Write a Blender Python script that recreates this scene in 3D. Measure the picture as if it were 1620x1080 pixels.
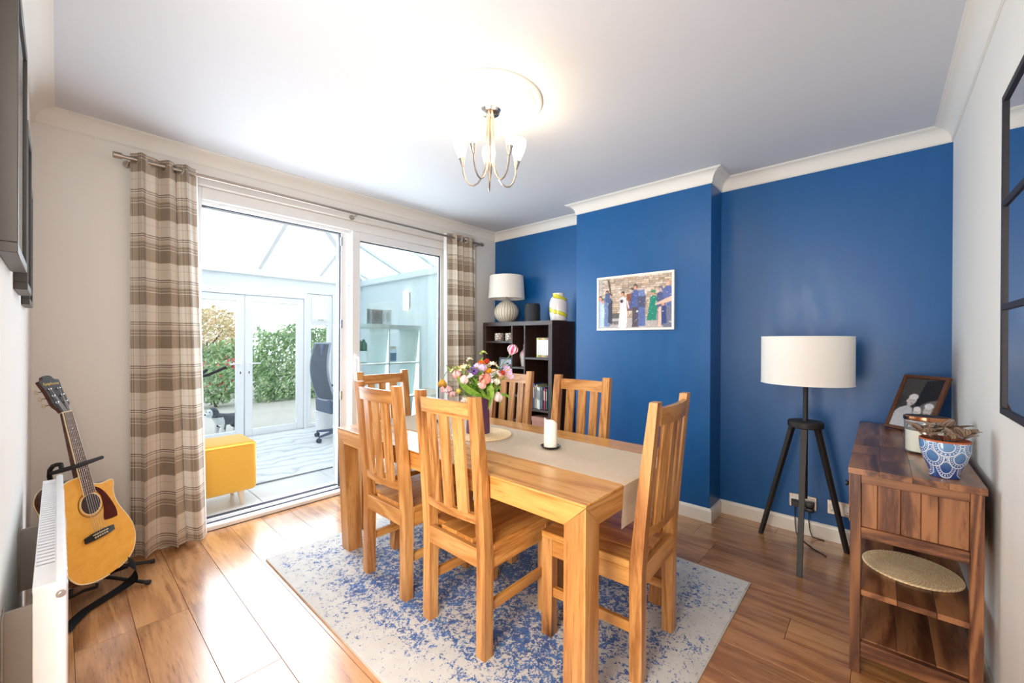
import bpy, bmesh, math, random
import numpy as np
from mathutils import Vector, Matrix, Euler, noise as mnoise

random.seed(7)
for _o in list(bpy.data.objects):
    bpy.data.objects.remove(_o, do_unlink=True)
SC = bpy.context.scene
COL = SC.collection
PI = math.pi

# ------------------------------------------------------------------ camera
CAM_F, CAM_A, CAM_P, CAM_R, CAM_H = 646.82, .7324, -.0022, .0047, 1.236
cam_d = bpy.data.cameras.new('camera')
cam_d.sensor_width = 36.0
cam_d.lens = CAM_F * 36.0 / 1620.0
cam_d.clip_start = 0.01
cam = bpy.data.objects.new('camera', cam_d)
COL.objects.link(cam)
_r0 = Vector((math.sin(CAM_A), -math.cos(CAM_A), 0)); _w0 = Vector((math.cos(CAM_A), math.sin(CAM_A), 0)); _u0 = Vector((0, 0, 1))
_F = _w0 * math.cos(CAM_P) + _u0 * math.sin(CAM_P)
_U = _w0 * -math.sin(CAM_P) + _u0 * math.cos(CAM_P)
_Rt = _r0 * math.cos(CAM_R) + _U * math.sin(CAM_R)
_Up = _r0 * -math.sin(CAM_R) + _U * math.cos(CAM_R)
_m = Matrix((_Rt, _Up, -_F)).transposed().to_4x4()
_m.translation = Vector((0, 0, CAM_H))
cam.matrix_world = _m
SC.camera = cam

# ------------------------------------------------------------------ world, lights, exposure
SC.view_settings.view_transform = 'Standard'
SC.view_settings.look = 'None'
SC.view_settings.exposure = 0.36
SC.view_settings.gamma = 1.0
SC.view_settings.use_curve_mapping = False
W = bpy.data.worlds.new('overcast_sky'); SC.world = W; W.use_nodes = True
_bg = W.node_tree.nodes['Background']
_bg.inputs[0].default_value = (0.90, 0.955, 1.0, 1)
_bg.inputs[1].default_value = 1.85
SC.cycles.max_bounces = 10
SC.cycles.diffuse_bounces = 6
SC.cycles.glossy_bounces = 4
SC.cycles.transparent_max_bounces = 16
SC.cycles.caustics_reflective = False
SC.cycles.caustics_refractive = False
SC.cycles.sample_clamp_indirect = 6.0

def area_light(name, loc, target, sx, sy, power, color):
    d = bpy.data.lights.new(name, 'AREA'); d.shape = 'RECTANGLE'; d.size = sx; d.size_y = sy
    d.energy = power; d.color = color
    o = bpy.data.objects.new(name, d); COL.objects.link(o)
    o.location = loc
    o.rotation_euler = (Vector(target) - Vector(loc)).to_track_quat('-Z', 'Y').to_euler()
    return o
# warm fill light added behind the unseen opening in the left wall
area_light('side_fill_light', (-0.32, 0.62, 1.30), (1.5, 2.3, .95), 0.85, 1.95, 46, (1.0, 0.87, 0.73))
# area light added at the patio opening to boost the conservatory daylight
area_light('patio_fill_light', (1.6, 3.40, 1.25), (1.6, 1.0, 0.9), 1.9, 1.9, 64, (0.80, 0.90, 1.0))

# ------------------------------------------------------------------ room numbers
Xb, Yw, Yr, Xl, Xc, Yc1, Yc2 = 3.229, 3.159, -.29, -.086, 2.987, 1.945, .860
ZC, ZB, ZS, CW = 2.40, 2.318, .093, .0755

# ------------------------------------------------------------------ object helpers
def tag(o, label=None, cat=None, group=None, kind=None):
    if label: o['label'] = label
    if cat: o['category'] = cat
    if group: o['group'] = group
    if kind: o['kind'] = kind
    return o

def thing(name, label, cat, loc=(0, 0, 0), rz=0, group=None, kind=None):
    o = bpy.data.objects.new(name, None); COL.objects.link(o)
    o.empty_display_size = .05
    o.location = loc; o.rotation_euler = (0, 0, rz)
    return tag(o, label, cat, group, kind)

def copy_tree(o, parent=None):
    c = o.copy(); COL.objects.link(c); c.parent = parent
    for ch in list(o.children):
        copy_tree(ch, c)
    return c

class MB:
    """collects shapes in one bmesh"""
    def __init__(s): s.bm = bmesh.new()
    def box(s, c, d, rot=None, bev=0, seg=1):
        m = Matrix.Translation(Vector(c)) @ (rot.to_4x4() if rot is not None else Matrix.Identity(4)) @ Matrix.Diagonal((d[0], d[1], d[2], 1))
        r = bmesh.ops.create_cube(s.bm, size=1.0, matrix=m)
        if bev > 0:
            es = list({e for v in r['verts'] for e in v.link_edges})
            bmesh.ops.bevel(s.bm, geom=es, offset=bev, segments=seg, affect='EDGES', profile=.5)
        return s
    def box2(s, a, b, bev=0, seg=1):
        return s.box([(p + q) / 2 for p, q in zip(a, b)], [abs(q - p) for p, q in zip(a, b)], None, bev, seg)
    def hexa(s, p, bev=0):
        """8 points: bottom 4 (ccw from above) then top 4"""
        v = [s.bm.verts.new(Vector(q)) for q in p]
        fs = [(3, 2, 1, 0), (4, 5, 6, 7), (0, 1, 5, 4), (1, 2, 6, 5), (2, 3, 7, 6), (3, 0, 4, 7)]
        fc = [s.bm.faces.new([v[i] for i in f]) for f in fs]
        if bev > 0:
            es = list({e for f in fc for e in f.edges})
            bmesh.ops.bevel(s.bm, geom=es, offset=bev, segments=1, affect='EDGES', profile=.5)
        return s
    def poly(s, pts):
        s.bm.faces.new([s.bm.verts.new(Vector(p)) for p in pts]); return s
    def tube(s, pts, r, seg=8, cap=True, flat=None):
        pts = [Vector(p) for p in pts]
        n = len(pts)
        rr = r if isinstance(r, (list, tuple)) else [r] * n
        t0 = (pts[1] - pts[0]).normalized()
        up = Vector((0, 0, 1)) if abs(t0.z) < .9 else Vector((1, 0, 0))
        a = (up - t0 * up.dot(t0)).normalized()
        rings = []
        for i, p in enumerate(pts):
            t = (pts[min(i + 1, n - 1)] - pts[max(i - 1, 0)]).normalized()
            a = (a - t * a.dot(t)).normalized(); b = t.cross(a)
            k = flat or 1.0
            rings.append([s.bm.verts.new(p + a * (math.cos(2 * PI * j / seg) * rr[i]) + b * (math.sin(2 * PI * j / seg) * rr[i] * k)) for j in range(seg)])
        for i in range(n - 1):
            for j in range(seg):
                k2 = (j + 1) % seg
                s.bm.faces.new((rings[i][j], rings[i][k2], rings[i + 1][k2], rings[i + 1][j]))
        if cap:
            s.bm.faces.new(rings[0][::-1]); s.bm.faces.new(rings[-1])
        return s
    def lathe(s, prof, seg=24, m=None, close=False):
        """profile of (r, z); r = 0 ends are closed to a point"""
        m = m or Matrix.Identity(4)
        rings = []
        for r, z in prof:
            if r < 1e-6: rings.append([s.bm.verts.new(m @ Vector((0, 0, z)))])
            else: rings.append([s.bm.verts.new(m @ Vector((r * math.cos(2 * PI * j / seg), r * math.sin(2 * PI * j / seg), z))) for j in range(seg)])
        pairs = list(zip(rings[:-1], rings[1:]))
        if close: pairs.append((rings[-1], rings[0]))
        for A, B in pairs:
            for j in range(seg):
                k = (j + 1) % seg
                if len(A) == 1 and len(B) == 1: continue
                if len(A) == 1: s.bm.faces.new((A[0], B[k], B[j]))
                elif len(B) == 1: s.bm.faces.new((A[j], A[k], B[0]))
                else: s.bm.faces.new((A[j], A[k], B[k], B[j]))
        return s
    def prism(s, out, z0, z1, m=None, bev=0):
        """2D outline extruded from z0 to z1, then moved by m"""
        m = m or Matrix.Identity(4)
        A = [s.bm.verts.new(m @ Vector((p[0], p[1], z0))) for p in out]
        B = [s.bm.verts.new(m @ Vector((p[0], p[1], z1))) for p in out]
        n = len(out); fc = [s.bm.faces.new(A[::-1]), s.bm.faces.new(B)]
        for i in range(n):
            j = (i + 1) % n
            fc.append(s.bm.faces.new((A[i], A[j], B[j], B[i])))
        if bev > 0:
            es = list({e for f in fc[:2] for e in f.edges})
            bmesh.ops.bevel(s.bm, geom=es, offset=bev, segments=2, affect='EDGES', profile=.5)
        return s
    def ball(s, c, r, u=10, v=7, sc=(1, 1, 1), rot=None):
        m = Matrix.Translation(Vector(c)) @ (rot.to_4x4() if rot is not None else Matrix.Identity(4)) @ Matrix.Diagonal((r * sc[0], r * sc[1], r * sc[2], 1))
        bmesh.ops.create_uvsphere(s.bm, u_segments=u, v_segments=v, radius=1.0, matrix=m)
        return s
    def grid(s, f, nu, nv, uvf=None, closed_u=False):
        """surface from f(i/nu, j/nv) -> point"""
        uvl = s.bm.loops.layers.uv.verify() if uvf else None
        V = [[s.bm.verts.new(Vector(f(i / nu, j / nv))) for i in range(nu + (0 if closed_u else 1))] for j in range(nv + 1)]
        for j in range(nv):
            for i in range(nu):
                i2 = (i + 1) % nu if closed_u else i + 1
                fc = s.bm.faces.new((V[j][i], V[j][i2], V[j + 1][i2], V[j + 1][i]))
                if uvf:
                    for lp, (a, b) in zip(fc.loops, ((i, j), (i + 1, j), (i + 1, j + 1), (i, j + 1))):
                        lp[uvl].uv = uvf(a / nu, b / nv)
        return s
    def xf(s, m):
        bmesh.ops.transform(s.bm, matrix=m, verts=s.bm.verts); return s
    def build(s, name, mat, parent=None, smooth=True, label=None, kind=None, ang=38, normals=True):
        if normals: bmesh.ops.recalc_face_normals(s.bm, faces=s.bm.faces)
        me = bpy.data.meshes.new(name); s.bm.to_mesh(me); s.bm.free()
        if smooth:
            me.shade_smooth(); me.set_sharp_from_angle(angle=math.radians(ang))
        if mat is not None:
            for mm in (mat if isinstance(mat, (list, tuple)) else [mat]): me.materials.append(mm)
        o = bpy.data.objects.new(name, me); COL.objects.link(o)
        if parent is not None: o.parent = parent
        return tag(o, label, None, None, kind)

def struct(name, mb, mat, label=None, parent=None, smooth=False):
    o = mb.build(name, mat, parent, smooth)
    o['kind'] = 'structure'
    if label: o['label'] = label
    return o

def look(dirv, up=(0, 0, 1)):
    """matrix whose local z points along dirv"""
    z = Vector(dirv).normalized(); u = Vector(up)
    if abs(z.dot(u)) > .98: u = Vector((1, 0, 0))
    x = u.cross(z).normalized(); y = z.cross(x)
    return Matrix((x, y, z)).transposed()

# ------------------------------------------------------------------ material helpers
def lin(c):
    return tuple((v / 255 / 12.92 if v / 255 <= .04045 else ((v / 255 + .055) / 1.055) ** 2.4) for v in c)

class NT:
    def __init__(s, name):
        s.m = bpy.data.materials.new(name); s.m.use_nodes = True
        s.t = s.m.node_tree; s.b = s.t.nodes['Principled BSDF']; s.out = s.t.nodes['Material Output']
    def n(s, typ, **kw):
        nd = s.t.nodes.new(typ)
        for k, v in kw.items():
            if k.startswith('i_'):
                key = k[2:]; key = int(key) if key.isdigit() else key.replace('_', ' ')
                nd.inputs[key].default_value = v
            else: setattr(nd, k, v)
        return nd
    def l(s, a, b): s.t.links.new(a, b)
    def math(s, op, a, b=None, c=None, clamp=False):
        nd = s.n('ShaderNodeMath', operation=op, use_clamp=clamp)
        for i, v in enumerate((a, b, c)):
            if v is None: continue
            if isinstance(v, (int, float)): nd.inputs[i].default_value = v
            else: s.l(v, nd.inputs[i])
        return nd.outputs[0]
    def mix(s, f, a, b, mode='MIX'):
        nd = s.n('ShaderNodeMix', data_type='RGBA', blend_type=mode)
        for sock, v in ((nd.inputs[0], f), (nd.inputs[6], a), (nd.inputs[7], b)):
            if isinstance(v, (int, float)): sock.default_value = v
            elif isinstance(v, tuple): sock.default_value = (*v[:3], 1)
            else: s.l(v, sock)
        return nd.outputs[2]
    def ramp(s, f, stops, interp='LINEAR'):
        nd = s.n('ShaderNodeValToRGB'); cr = nd.color_ramp; cr.interpolation = interp
        while len(cr.elements) > 1: cr.elements.remove(cr.elements[-1])
        cr.elements[0].position = stops[0][0]; cr.elements[0].color = (*stops[0][1][:3], 1)
        for p, c in stops[1:]:
            e = cr.elements.new(p); e.color = (*c[:3], 1)
        s.l(f, nd.inputs[0]); return nd.outputs[0]
    def coord(s, kind='Object', scale=(1, 1, 1), rnd=0.0, rot=(0, 0, 0)):
        tc = s.n('ShaderNodeTexCoord'); mp = s.n('ShaderNodeMapping')
        mp.inputs['Scale'].default_value = scale; mp.inputs['Rotation'].default_value = rot
        v = tc.outputs[kind]
        if rnd:
            oi = s.n('ShaderNodeObjectInfo'); ad = s.n('ShaderNodeVectorMath', operation='ADD')
            ml = s.math('MULTIPLY', oi.outputs['Random'], rnd)
            s.l(v, ad.inputs[0]); s.l(ml, ad.inputs[1]); v = ad.outputs[0]
        s.l(v, mp.inputs['Vector']); return mp.outputs[0]
    def noise(s, vec, scale, detail=4, rough=.55, dist=0):
        nd = s.n('ShaderNodeTexNoise'); nd.inputs['Scale'].default_value = scale; nd.inputs['Detail'].default_value = detail
        nd.inputs['Roughness'].default_value = rough; nd.inputs['Distortion'].default_value = dist
        s.l(vec, nd.inputs['Vector']); return nd.outputs[0]
    def bump(s, h, strength=.2, dist=.002):
        nd = s.n('ShaderNodeBump'); nd.inputs['Strength'].default_value = strength; nd.inputs['Distance'].default_value = dist
        s.l(h, nd.inputs['Height']); s.l(nd.outputs[0], s.b.inputs['Normal']); return nd
    def set(s, **kw):
        for k, v in kw.items():
            key = k.replace('_', ' ')
            if isinstance(v, (int, float)): s.b.inputs[key].default_value = v
            elif isinstance(v, tuple): s.b.inputs[key].default_value = v[:3] if s.b.inputs[key].type == 'VECTOR' else (*v[:3], 1)
            else: s.l(v, s.b.inputs[key])
        return s

def plain(name, c, rough=.5, metal=0, var=.06, scale=30, bump=0.0, coat=0, spec=.5, sheen=0):
    t = NT(name); c = lin(c)
    nz = t.noise(t.coord(rnd=5), scale, 3)
    col = t.mix(t.math('MULTIPLY', nz, 1.0), tuple(v * (1 - var) for v in c), tuple(min(1, v * (1 + var)) for v in c))
    t.set(Base_Color=col, Roughness=rough, Metallic=metal, Coat_Weight=coat, Specular_IOR_Level=spec)
    if sheen: t.set(Sheen_Weight=sheen)
    if bump: t.bump(nz, bump, .002)
    return t.m

def wood(name, stops, axis='Z', freq=9.0, stretch=.09, rough=.42, vary=.22, coat=0.15, ring=.5, bump=.08, rnd=17.0, knots=0.0, contrast=1.5, pores=.55):
    """straight-grained timber: long streaks along one local axis, rings wandering across, tone differing from piece to piece"""
    t = NT(name)
    k = {'X': 0, 'Y': 1, 'Z': 2}[axis]
    sc = [1.0, 1.0, 1.0]; sc[k] = stretch
    v = t.coord(scale=tuple(sc), rnd=rnd)
    warp = t.noise(v, freq * .45, 3, .6, .6)
    ringv = t.math('MULTIPLY_ADD', warp, freq * 1.5, t.math('MULTIPLY', t.noise(v, freq * 4, 6, .65), 1.0))
    rings = t.math('MULTIPLY_ADD', t.math('SINE', t.math('MULTIPLY', ringv, 6.283)), .5, .5)
    fine = t.noise(v, freq * 16, 8, .75)
    broad = t.noise(v, freq * .8, 4, .6)
    f = t.math('ADD', t.math('MULTIPLY', rings, .25 * ring), t.math('ADD', t.math('MULTIPLY', fine, .45), t.math('MULTIPLY', broad, .45)))
    if knots:
        vk = t.coord(scale=tuple(.35 if i == k else 1.0 for i in range(3)), rnd=rnd * 1.7)
        vo = t.n('ShaderNodeTexVoronoi'); vo.inputs['Scale'].default_value = 3.2; t.l(vk, vo.inputs['Vector'])
        kn = t.math('SUBTRACT', 1.0, t.math('MULTIPLY', vo.outputs['Distance'], 6.5), clamp=True)
        f = t.math('SUBTRACT', f, t.math('MULTIPLY', kn, knots))
    col = t.ramp(t.math('MULTIPLY_ADD', t.math('SUBTRACT', f, .5), contrast, .5), stops)
    sc2 = [1.0, 1.0, 1.0]; sc2[k] = stretch * .35
    pore = t.noise(t.coord(scale=tuple(sc2), rnd=rnd), freq * 22, 3, .6)
    pm = t.math('MULTIPLY', t.math('MULTIPLY_ADD', pore, 9.0, -5.1, clamp=True), pores)
    col = t.mix(pm, col, t.mix(1.0, col, (.42, .36, .32), 'MULTIPLY'))
    oi = t.n('ShaderNodeObjectInfo')
    br = t.math('MULTIPLY_ADD', oi.outputs['Random'], vary, 1 - vary / 2)
    hs = t.n('ShaderNodeHueSaturation'); t.l(col, hs.inputs['Color']); t.l(br, hs.inputs['Value'])
    t.set(Base_Color=hs.outputs[0], Roughness=t.math('MULTIPLY_ADD', fine, .2, rough - .1), Coat_Weight=coat, Coat_Roughness=.25)
    if bump: t.bump(f, bump, .001)
    return t.m

def glassy(name, tint=(1, 1, 1), refl=.5, rough=0.0, base=.96):
    t = NT(name); t.t.nodes.remove(t.b)
    tr = t.n('ShaderNodeBsdfTransparent'); tr.inputs[0].default_value = (*[base * c for c in tint], 1)
    gl = t.n('ShaderNodeBsdfGlossy'); gl.inputs['Roughness'].default_value = rough
    fr = t.n('ShaderNodeLayerWeight')
    sch = t.math('MULTIPLY_ADD', t.math('POWER', fr.outputs['Facing'], 4.5), .9, .04)
    mx = t.n('ShaderNodeMixShader')
    t.l(t.math('MULTIPLY', sch, refl), mx.inputs[0]); t.l(tr.outputs[0], mx.inputs[1]); t.l(gl.outputs[0], mx.inputs[2])
    t.l(mx.outputs[0], t.out.inputs[0])
    return t.m

def painted(name, rough=.3, coat=0.0):
    t = NT(name); a = t.n('ShaderNodeVertexColor', layer_name='Col')
    t.set(Base_Color=a.outputs[0], Roughness=rough, Coat_Weight=coat); return t.m

def print_sheet(name, img, w, h, mat, parent, label=None):
    """flat print: a fine grid, one colour per point; img rows run top to bottom; lies in local XZ, faces -Y"""
    H_, W_, _ = img.shape
    xs = np.linspace(-w / 2, w / 2, W_); zs = np.linspace(h / 2, -h / 2, H_)
    X, Z = np.meshgrid(xs, zs)
    co = np.stack([X, np.zeros_like(X), Z], -1).reshape(-1, 3)
    idx = np.arange(H_ * W_).reshape(H_, W_)
    f = np.stack([idx[1:, :-1], idx[1:, 1:], idx[:-1, 1:], idx[:-1, :-1]], -1).reshape(-1, 4)
    me = bpy.data.meshes.new(name); me.from_pydata(co.tolist(), [], f.tolist())
    at = me.color_attributes.new('Col', 'FLOAT_COLOR', 'POINT')
    rgba = np.ones((H_ * W_, 4), np.float32); c = img.reshape(-1, 3)
    rgba[:, :3] = np.where(c <= .04045, c / 12.92, ((c + .055) / 1.055) ** 2.4)
    at.data.foreach_set('color', rgba.ravel())
    me.materials.append(mat)
    o = bpy.data.objects.new(name, me); COL.objects.link(o); o.parent = parent
    if label: o['label'] = label
    return o

class Paint:
    """tiny numpy painter, colours 0-255 sRGB, coordinates 0-1 from the top left"""
    def __init__(s, w, h, c, seed=1):
        s.w, s.h = w, h; s.a = np.ones((h, w, 3)) * np.array(c) / 255.
        s.y, s.x = np.mgrid[0:h, 0:w]; s.x = (s.x + .5) / w; s.y = (s.y + .5) / h
        s.rg = np.random.RandomState(seed)
    def mask(s, m, c, a=1.0):
        s.a = np.where(m[..., None], s.a * (1 - a) + np.array(c) / 255. * a, s.a)
    def ell(s, cx, cy, rx, ry, c, a=1.0): s.mask(((s.x - cx) / rx) ** 2 + ((s.y - cy) / ry) ** 2 < 1, c, a)
    def poly(s, pts, c, a=1.0):
        m = np.zeros((s.h, s.w), bool); n = len(pts)
        for i in range(n):
            x0, y0 = pts[i]; x1, y1 = pts[(i + 1) % n]
            cond = ((y0 > s.y) != (y1 > s.y))
            with np.errstate(divide='ignore', invalid='ignore'):
                xi = (x1 - x0) * (s.y - y0) / (y1 - y0 + 1e-12) + x0
            m ^= cond & (s.x < xi)
        s.mask(m, c, a)
    def rect(s, x0, y0, x1, y1, c, a=1.0): s.mask((s.x > x0) & (s.x < x1) & (s.y > y0) & (s.y < y1), c, a)
    def soft(s, n=1):
        for _ in range(n):
            p = np.pad(s.a, ((1, 1), (1, 1), (0, 0)), 'edge'); s.a = (p[:-2, 1:-1] + p[2:, 1:-1] + p[1:-1, :-2] + p[1:-1, 2:] + 2 * s.a) / 6
    def grain(s, amt): s.a = np.clip(s.a + (s.rg.rand(s.h, s.w, 1) - .5) * amt, 0, 1)
# ------------------------------------------------------------------ shared materials
M_white = plain('white_wall_paint', (233, 231, 226), .75, var=.012, scale=3)
M_ceil = plain('ceiling_paint', (212, 215, 221), .6, var=.01, scale=2)
M_gloss = plain('white_gloss_paint', (240, 236, 226), .3, var=.01)
def _blue():
    t = NT('deep_blue_wall_paint'); v = t.coord()
    a = t.noise(v, 1.6, 4, .6); vs = t.coord(scale=(1, 1, .35)); b = t.noise(vs, 14, 5, .6)
    col = t.mix(t.math('MULTIPLY', t.math('ADD', a, b), .5), lin((4, 78, 138)), lin((11, 97, 162)))
    t.set(Base_Color=col, Roughness=t.math('MULTIPLY_ADD', b, .22, .27), Specular_IOR_Level=.55)
    t.bump(t.noise(v, 180, 2), .05, .001); return t.m
M_blue = _blue()
M_upvc = plain('white_upvc', (238, 240, 242), .28, var=.01)
M_gasket = plain('dark_rubber_gasket', (62, 66, 78), .6)
M_pane = glassy('clear_window_glass', (.97, 1.0, 1.0), .8)
M_chrome = plain('polished_chrome', (215, 215, 215), .18, 1, var=.02)
M_steel = plain('brushed_steel', (176, 166, 156), .34, 1, var=.05, scale=60)
M_black = plain('black_plastic', (24, 24, 27), .4, var=.1)
M_blackmetal = plain('black_metal', (38, 38, 41), .42, .4, var=.1)
M_oak_floor = wood('oak_laminate', [(.12, lin((92, 55, 30))), (.38, lin((152, 100, 58))), (.6, lin((190, 134, 82))), (.9, lin((214, 164, 110)))], 'Y', 6.0, .10, .30, .20, coat=1.0, ring=.6, bump=.03, rnd=31, knots=.25, contrast=1.3)
_p = M_oak_floor.node_tree.nodes['Principled BSDF']; _p.inputs['Coat IOR'].default_value = 1.50; _p.inputs['Coat Roughness'].default_value = .2
M_mango = wood('honey_mango_wood', [(.10, lin((92, 54, 24))), (.36, lin((160, 104, 54))), (.58, lin((190, 134, 74))), (.88, lin((212, 162, 102)))], 'Z', 7.0, .10, .36, .20, coat=.22, ring=.8, knots=.35)
M_mango_y = wood('honey_mango_wood_along', [(.10, lin((98, 54, 20))), (.36, lin((172, 110, 50))), (.58, lin((204, 142, 72))), (.88, lin((224, 170, 98)))], 'Y', 6.0, .10, .30, .16, coat=.35, ring=.8, knots=.35)
M_mango_x = wood('honey_mango_wood_across', [(.10, lin((94, 54, 24))), (.36, lin((162, 106, 54))), (.58, lin((192, 136, 76))), (.88, lin((214, 164, 104)))], 'X', 6.5, .10, .36, .18, coat=.2, ring=.8, knots=.3)
_sh = [(.15, lin((38, 20, 12))), (.36, lin((78, 44, 26))), (.55, lin((116, 72, 44))), (.85, lin((154, 104, 66)))]
M_shee = wood('dark_sheesham_wood', _sh, 'Z', 6.0, .13, .40, .35, coat=.2, ring=1.4, contrast=1.35)
M_shee_x = wood('dark_sheesham_wood_along', _sh, 'X', 5.0, .16, .36, .5, coat=.3, ring=1.6, contrast=1.45)
M_shee_y = wood('dark_sheesham_wood_across', _sh, 'Y', 6.0, .13, .40, .35, coat=.2, ring=1.2)
_wg = [(.2, lin((30, 18, 15))), (.5, lin((58, 37, 31))), (.8, lin((84, 58, 50)))]
M_wenge = wood('blackbrown_veneer', _wg, 'Z', 16.0, .03, .45, .05, coat=.05, ring=.4, bump=.03)
M_wenge_y = wood('blackbrown_veneer_along', _wg, 'Y', 16.0, .03, .38, .05, coat=.1, ring=.4, bump=.03)

# ------------------------------------------------------------------ floor: oak laminate boards running towards the patio door
SUB = struct('floor', MB().box2((Xl - .1, Yr - .1, -.08), (Xb + .1, Yw + .2, -.012)), plain('dark_joint', (84, 56, 38), .8), 'warm oak laminate floor laid in long boards')
PW = .1795; rgf = random.Random(11)
k0 = math.floor((Xl - .046) / PW)
k = k0
joints = {1: 2.352, 2: 2.352, 3: 1.72, 4: 2.152, 13: .745, 14: .745, 12: .29, 0: 2.9}
while .046 + k * PW < Xb:
    x0 = max(Xl - .05, .046 + k * PW); x1 = min(Xb + .05, .046 + (k + 1) * PW)
    j = joints.get(k + 1, joints.get(k, rgf.uniform(Yr, Yr + 1.2)))
    ys = [j + 1.21 * q for q in range(-4, 5)]
    ys = sorted([y for y in ys if Yr - .05 < y < Yw + .03]); ys = [Yr - .05] + ys + [Yw + .035]
    for a, b in zip(ys[:-1], ys[1:]):
        if b - a < .03: continue
        g = .0007
        m = MB().box2((x0 + g, a + g, -.012), (x1 - g, b - g, 0.0), .0006)
        m.build('plank', M_oak_floor, SUB, smooth=False)
    k += 1

# ------------------------------------------------------------------ ceiling and walls
struct('ceiling', MB().box2((Xl - .1, Yr - .1, ZC), (Xb + .1, Yw + .2, ZC + .08)), M_ceil, 'plain white painted ceiling')
OX0, OX1, OZ = .585, 2.602, 2.205
struct('wall_window', MB().box2((Xl - .1, Yw, -.08), (OX0, Yw + .2, ZC + .02)).box2((OX1, Yw, -.08), (Xb + .1, Yw + .2, ZC + .02)).box2((OX0, Yw, OZ), (OX1, Yw + .2, ZC + .02)),
       M_white, 'cream white wall with the patio door opening')
struct('wall_blue', MB().box2((Xb, Yr - .1, -.08), (Xb + .1, Yw + .0, ZC + .02)), M_blue, 'deep blue painted wall behind the bookcase and tripod lamp')
struct('wall_chimney_breast', MB().box2((Xc, Yc2, -.02), (Xb + .02, Yc1, ZC + .02), .002), M_blue, 'deep blue chimney breast carrying the wedding picture')
struct('wall_right', MB().box2((Xl - .1, Yr - .1, -.08), (Xb + .1, Yr, ZC + .02)), M_white, 'white wall behind the sideboard and mirror')
# side wall by the radiator; an unseen opening beside the camera is added for the fill light
DY0, DY1, DZ = .16, 1.08, 2.03
struct('wall_left', MB().box2((Xl - .1, DY1, -.08), (Xl, Yw + .1, ZC + .02)).box2((Xl - .1, Yr - .1, -.08), (Xl, DY0, ZC + .02)).box2((Xl - .1, DY0, DZ), (Xl, DY1, ZC + .02)), M_white, 'white wall behind the radiator')

# coving: one run per wall, mitred at the corners
PATH = [(Xl, Yr), (Xb, Yr), (Xb, Yc2), (Xc, Yc2), (Xc, Yc1), (Xb, Yc1), (Xb, Yw), (Xl, Yw)]
def mitred(path, prof, i):
    """profile (d from wall, z) swept along edge i of the closed path with mitred ends"""
    n = len(path)
    def nrm(a, b):
        dx, dy = b[0] - a[0], b[1] - a[1]; L = math.hypot(dx, dy); return (-dy / L, dx / L)
    p0, p1 = path[i], path[(i + 1) % n]
    nn = nrm(p0, p1); npv = nrm(path[i - 1], p0); nx = nrm(p1, path[(i + 2) % n])
    mb = MB(); A = []; B = []
    for d, z in prof:
        A.append(mb.bm.verts.new((p0[0] + (nn[0] + npv[0]) * d, p0[1] + (nn[1] + npv[1]) * d, z)))
        B.append(mb.bm.verts.new((p1[0] + (nn[0] + nx[0]) * d, p1[1] + (nn[1] + nx[1]) * d, z)))
    m = len(prof)
    for j in range(m):
        k2 = (j + 1) % m
        mb.bm.faces.new((A[j], B[j], B[k2], A[k2]))
    mb.bm.faces.new(A[::-1]); mb.bm.faces.new(B)
    return mb
hh = ZC - ZB
cove = [(-.005, ZB), (.004, ZB), (.004, ZB + .005), (.008, ZB + .006)]
for q in range(9):
    th = q / 8 * PI / 2
    cove.append((.008 + (CW - .018) * (1 - math.cos(th)), ZB + .006 + (hh - .014) * math.sin(th)))
cove += [(CW - .01, ZC - .005), (CW, ZC - .005), (CW, ZC + .005), (-.005, ZC + .005)]
names8 = ['right wall', 'blue alcove by the tripod lamp', 'lamp side of the chimney breast', 'front of the chimney breast', 'bookcase side of the chimney breast', 'blue alcove over the bookcase', 'patio door wall', 'radiator wall']
for i in range(8):
    struct('trim_%d' % (i + 1), mitred(PATH, cove, i), M_gloss if False else M_white, 'white plaster coving along the ' + names8[i], smooth=True)
skirt = [(-.004, -.01), (.016, -.01), (.016, ZS - .018), (.012, ZS - .008), (.006, ZS), (-.004, ZS)]
for i, nm in ((0, 'right'), (1, 'alcove'), (2, 'chimney_return'), (3, 'chimney'), (4, 'chimney_side'), (5, 'bookcase')):
    struct('baseboard_' + nm, mitred(PATH, skirt, i), M_gloss, 'cream gloss skirting board, ' + nm.replace('_', ' ') + ' run')
for nm, a, b in (('window_left', Xl, OX0 - .005), ('window_right', OX1 + .005, Xb)):
    struct('baseboard_' + nm, MB().box2((a, Yw - .016, -.01), (b, Yw + .004, ZS), .003), M_gloss, 'cream gloss skirting board beside the patio door, ' + nm.split('_')[1])
struct('baseboard_left', MB().box2((Xl - .004, DY1, -.01), (Xl + .016, Yw, ZS), .003), M_gloss, 'cream gloss skirting board behind the radiator')

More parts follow.
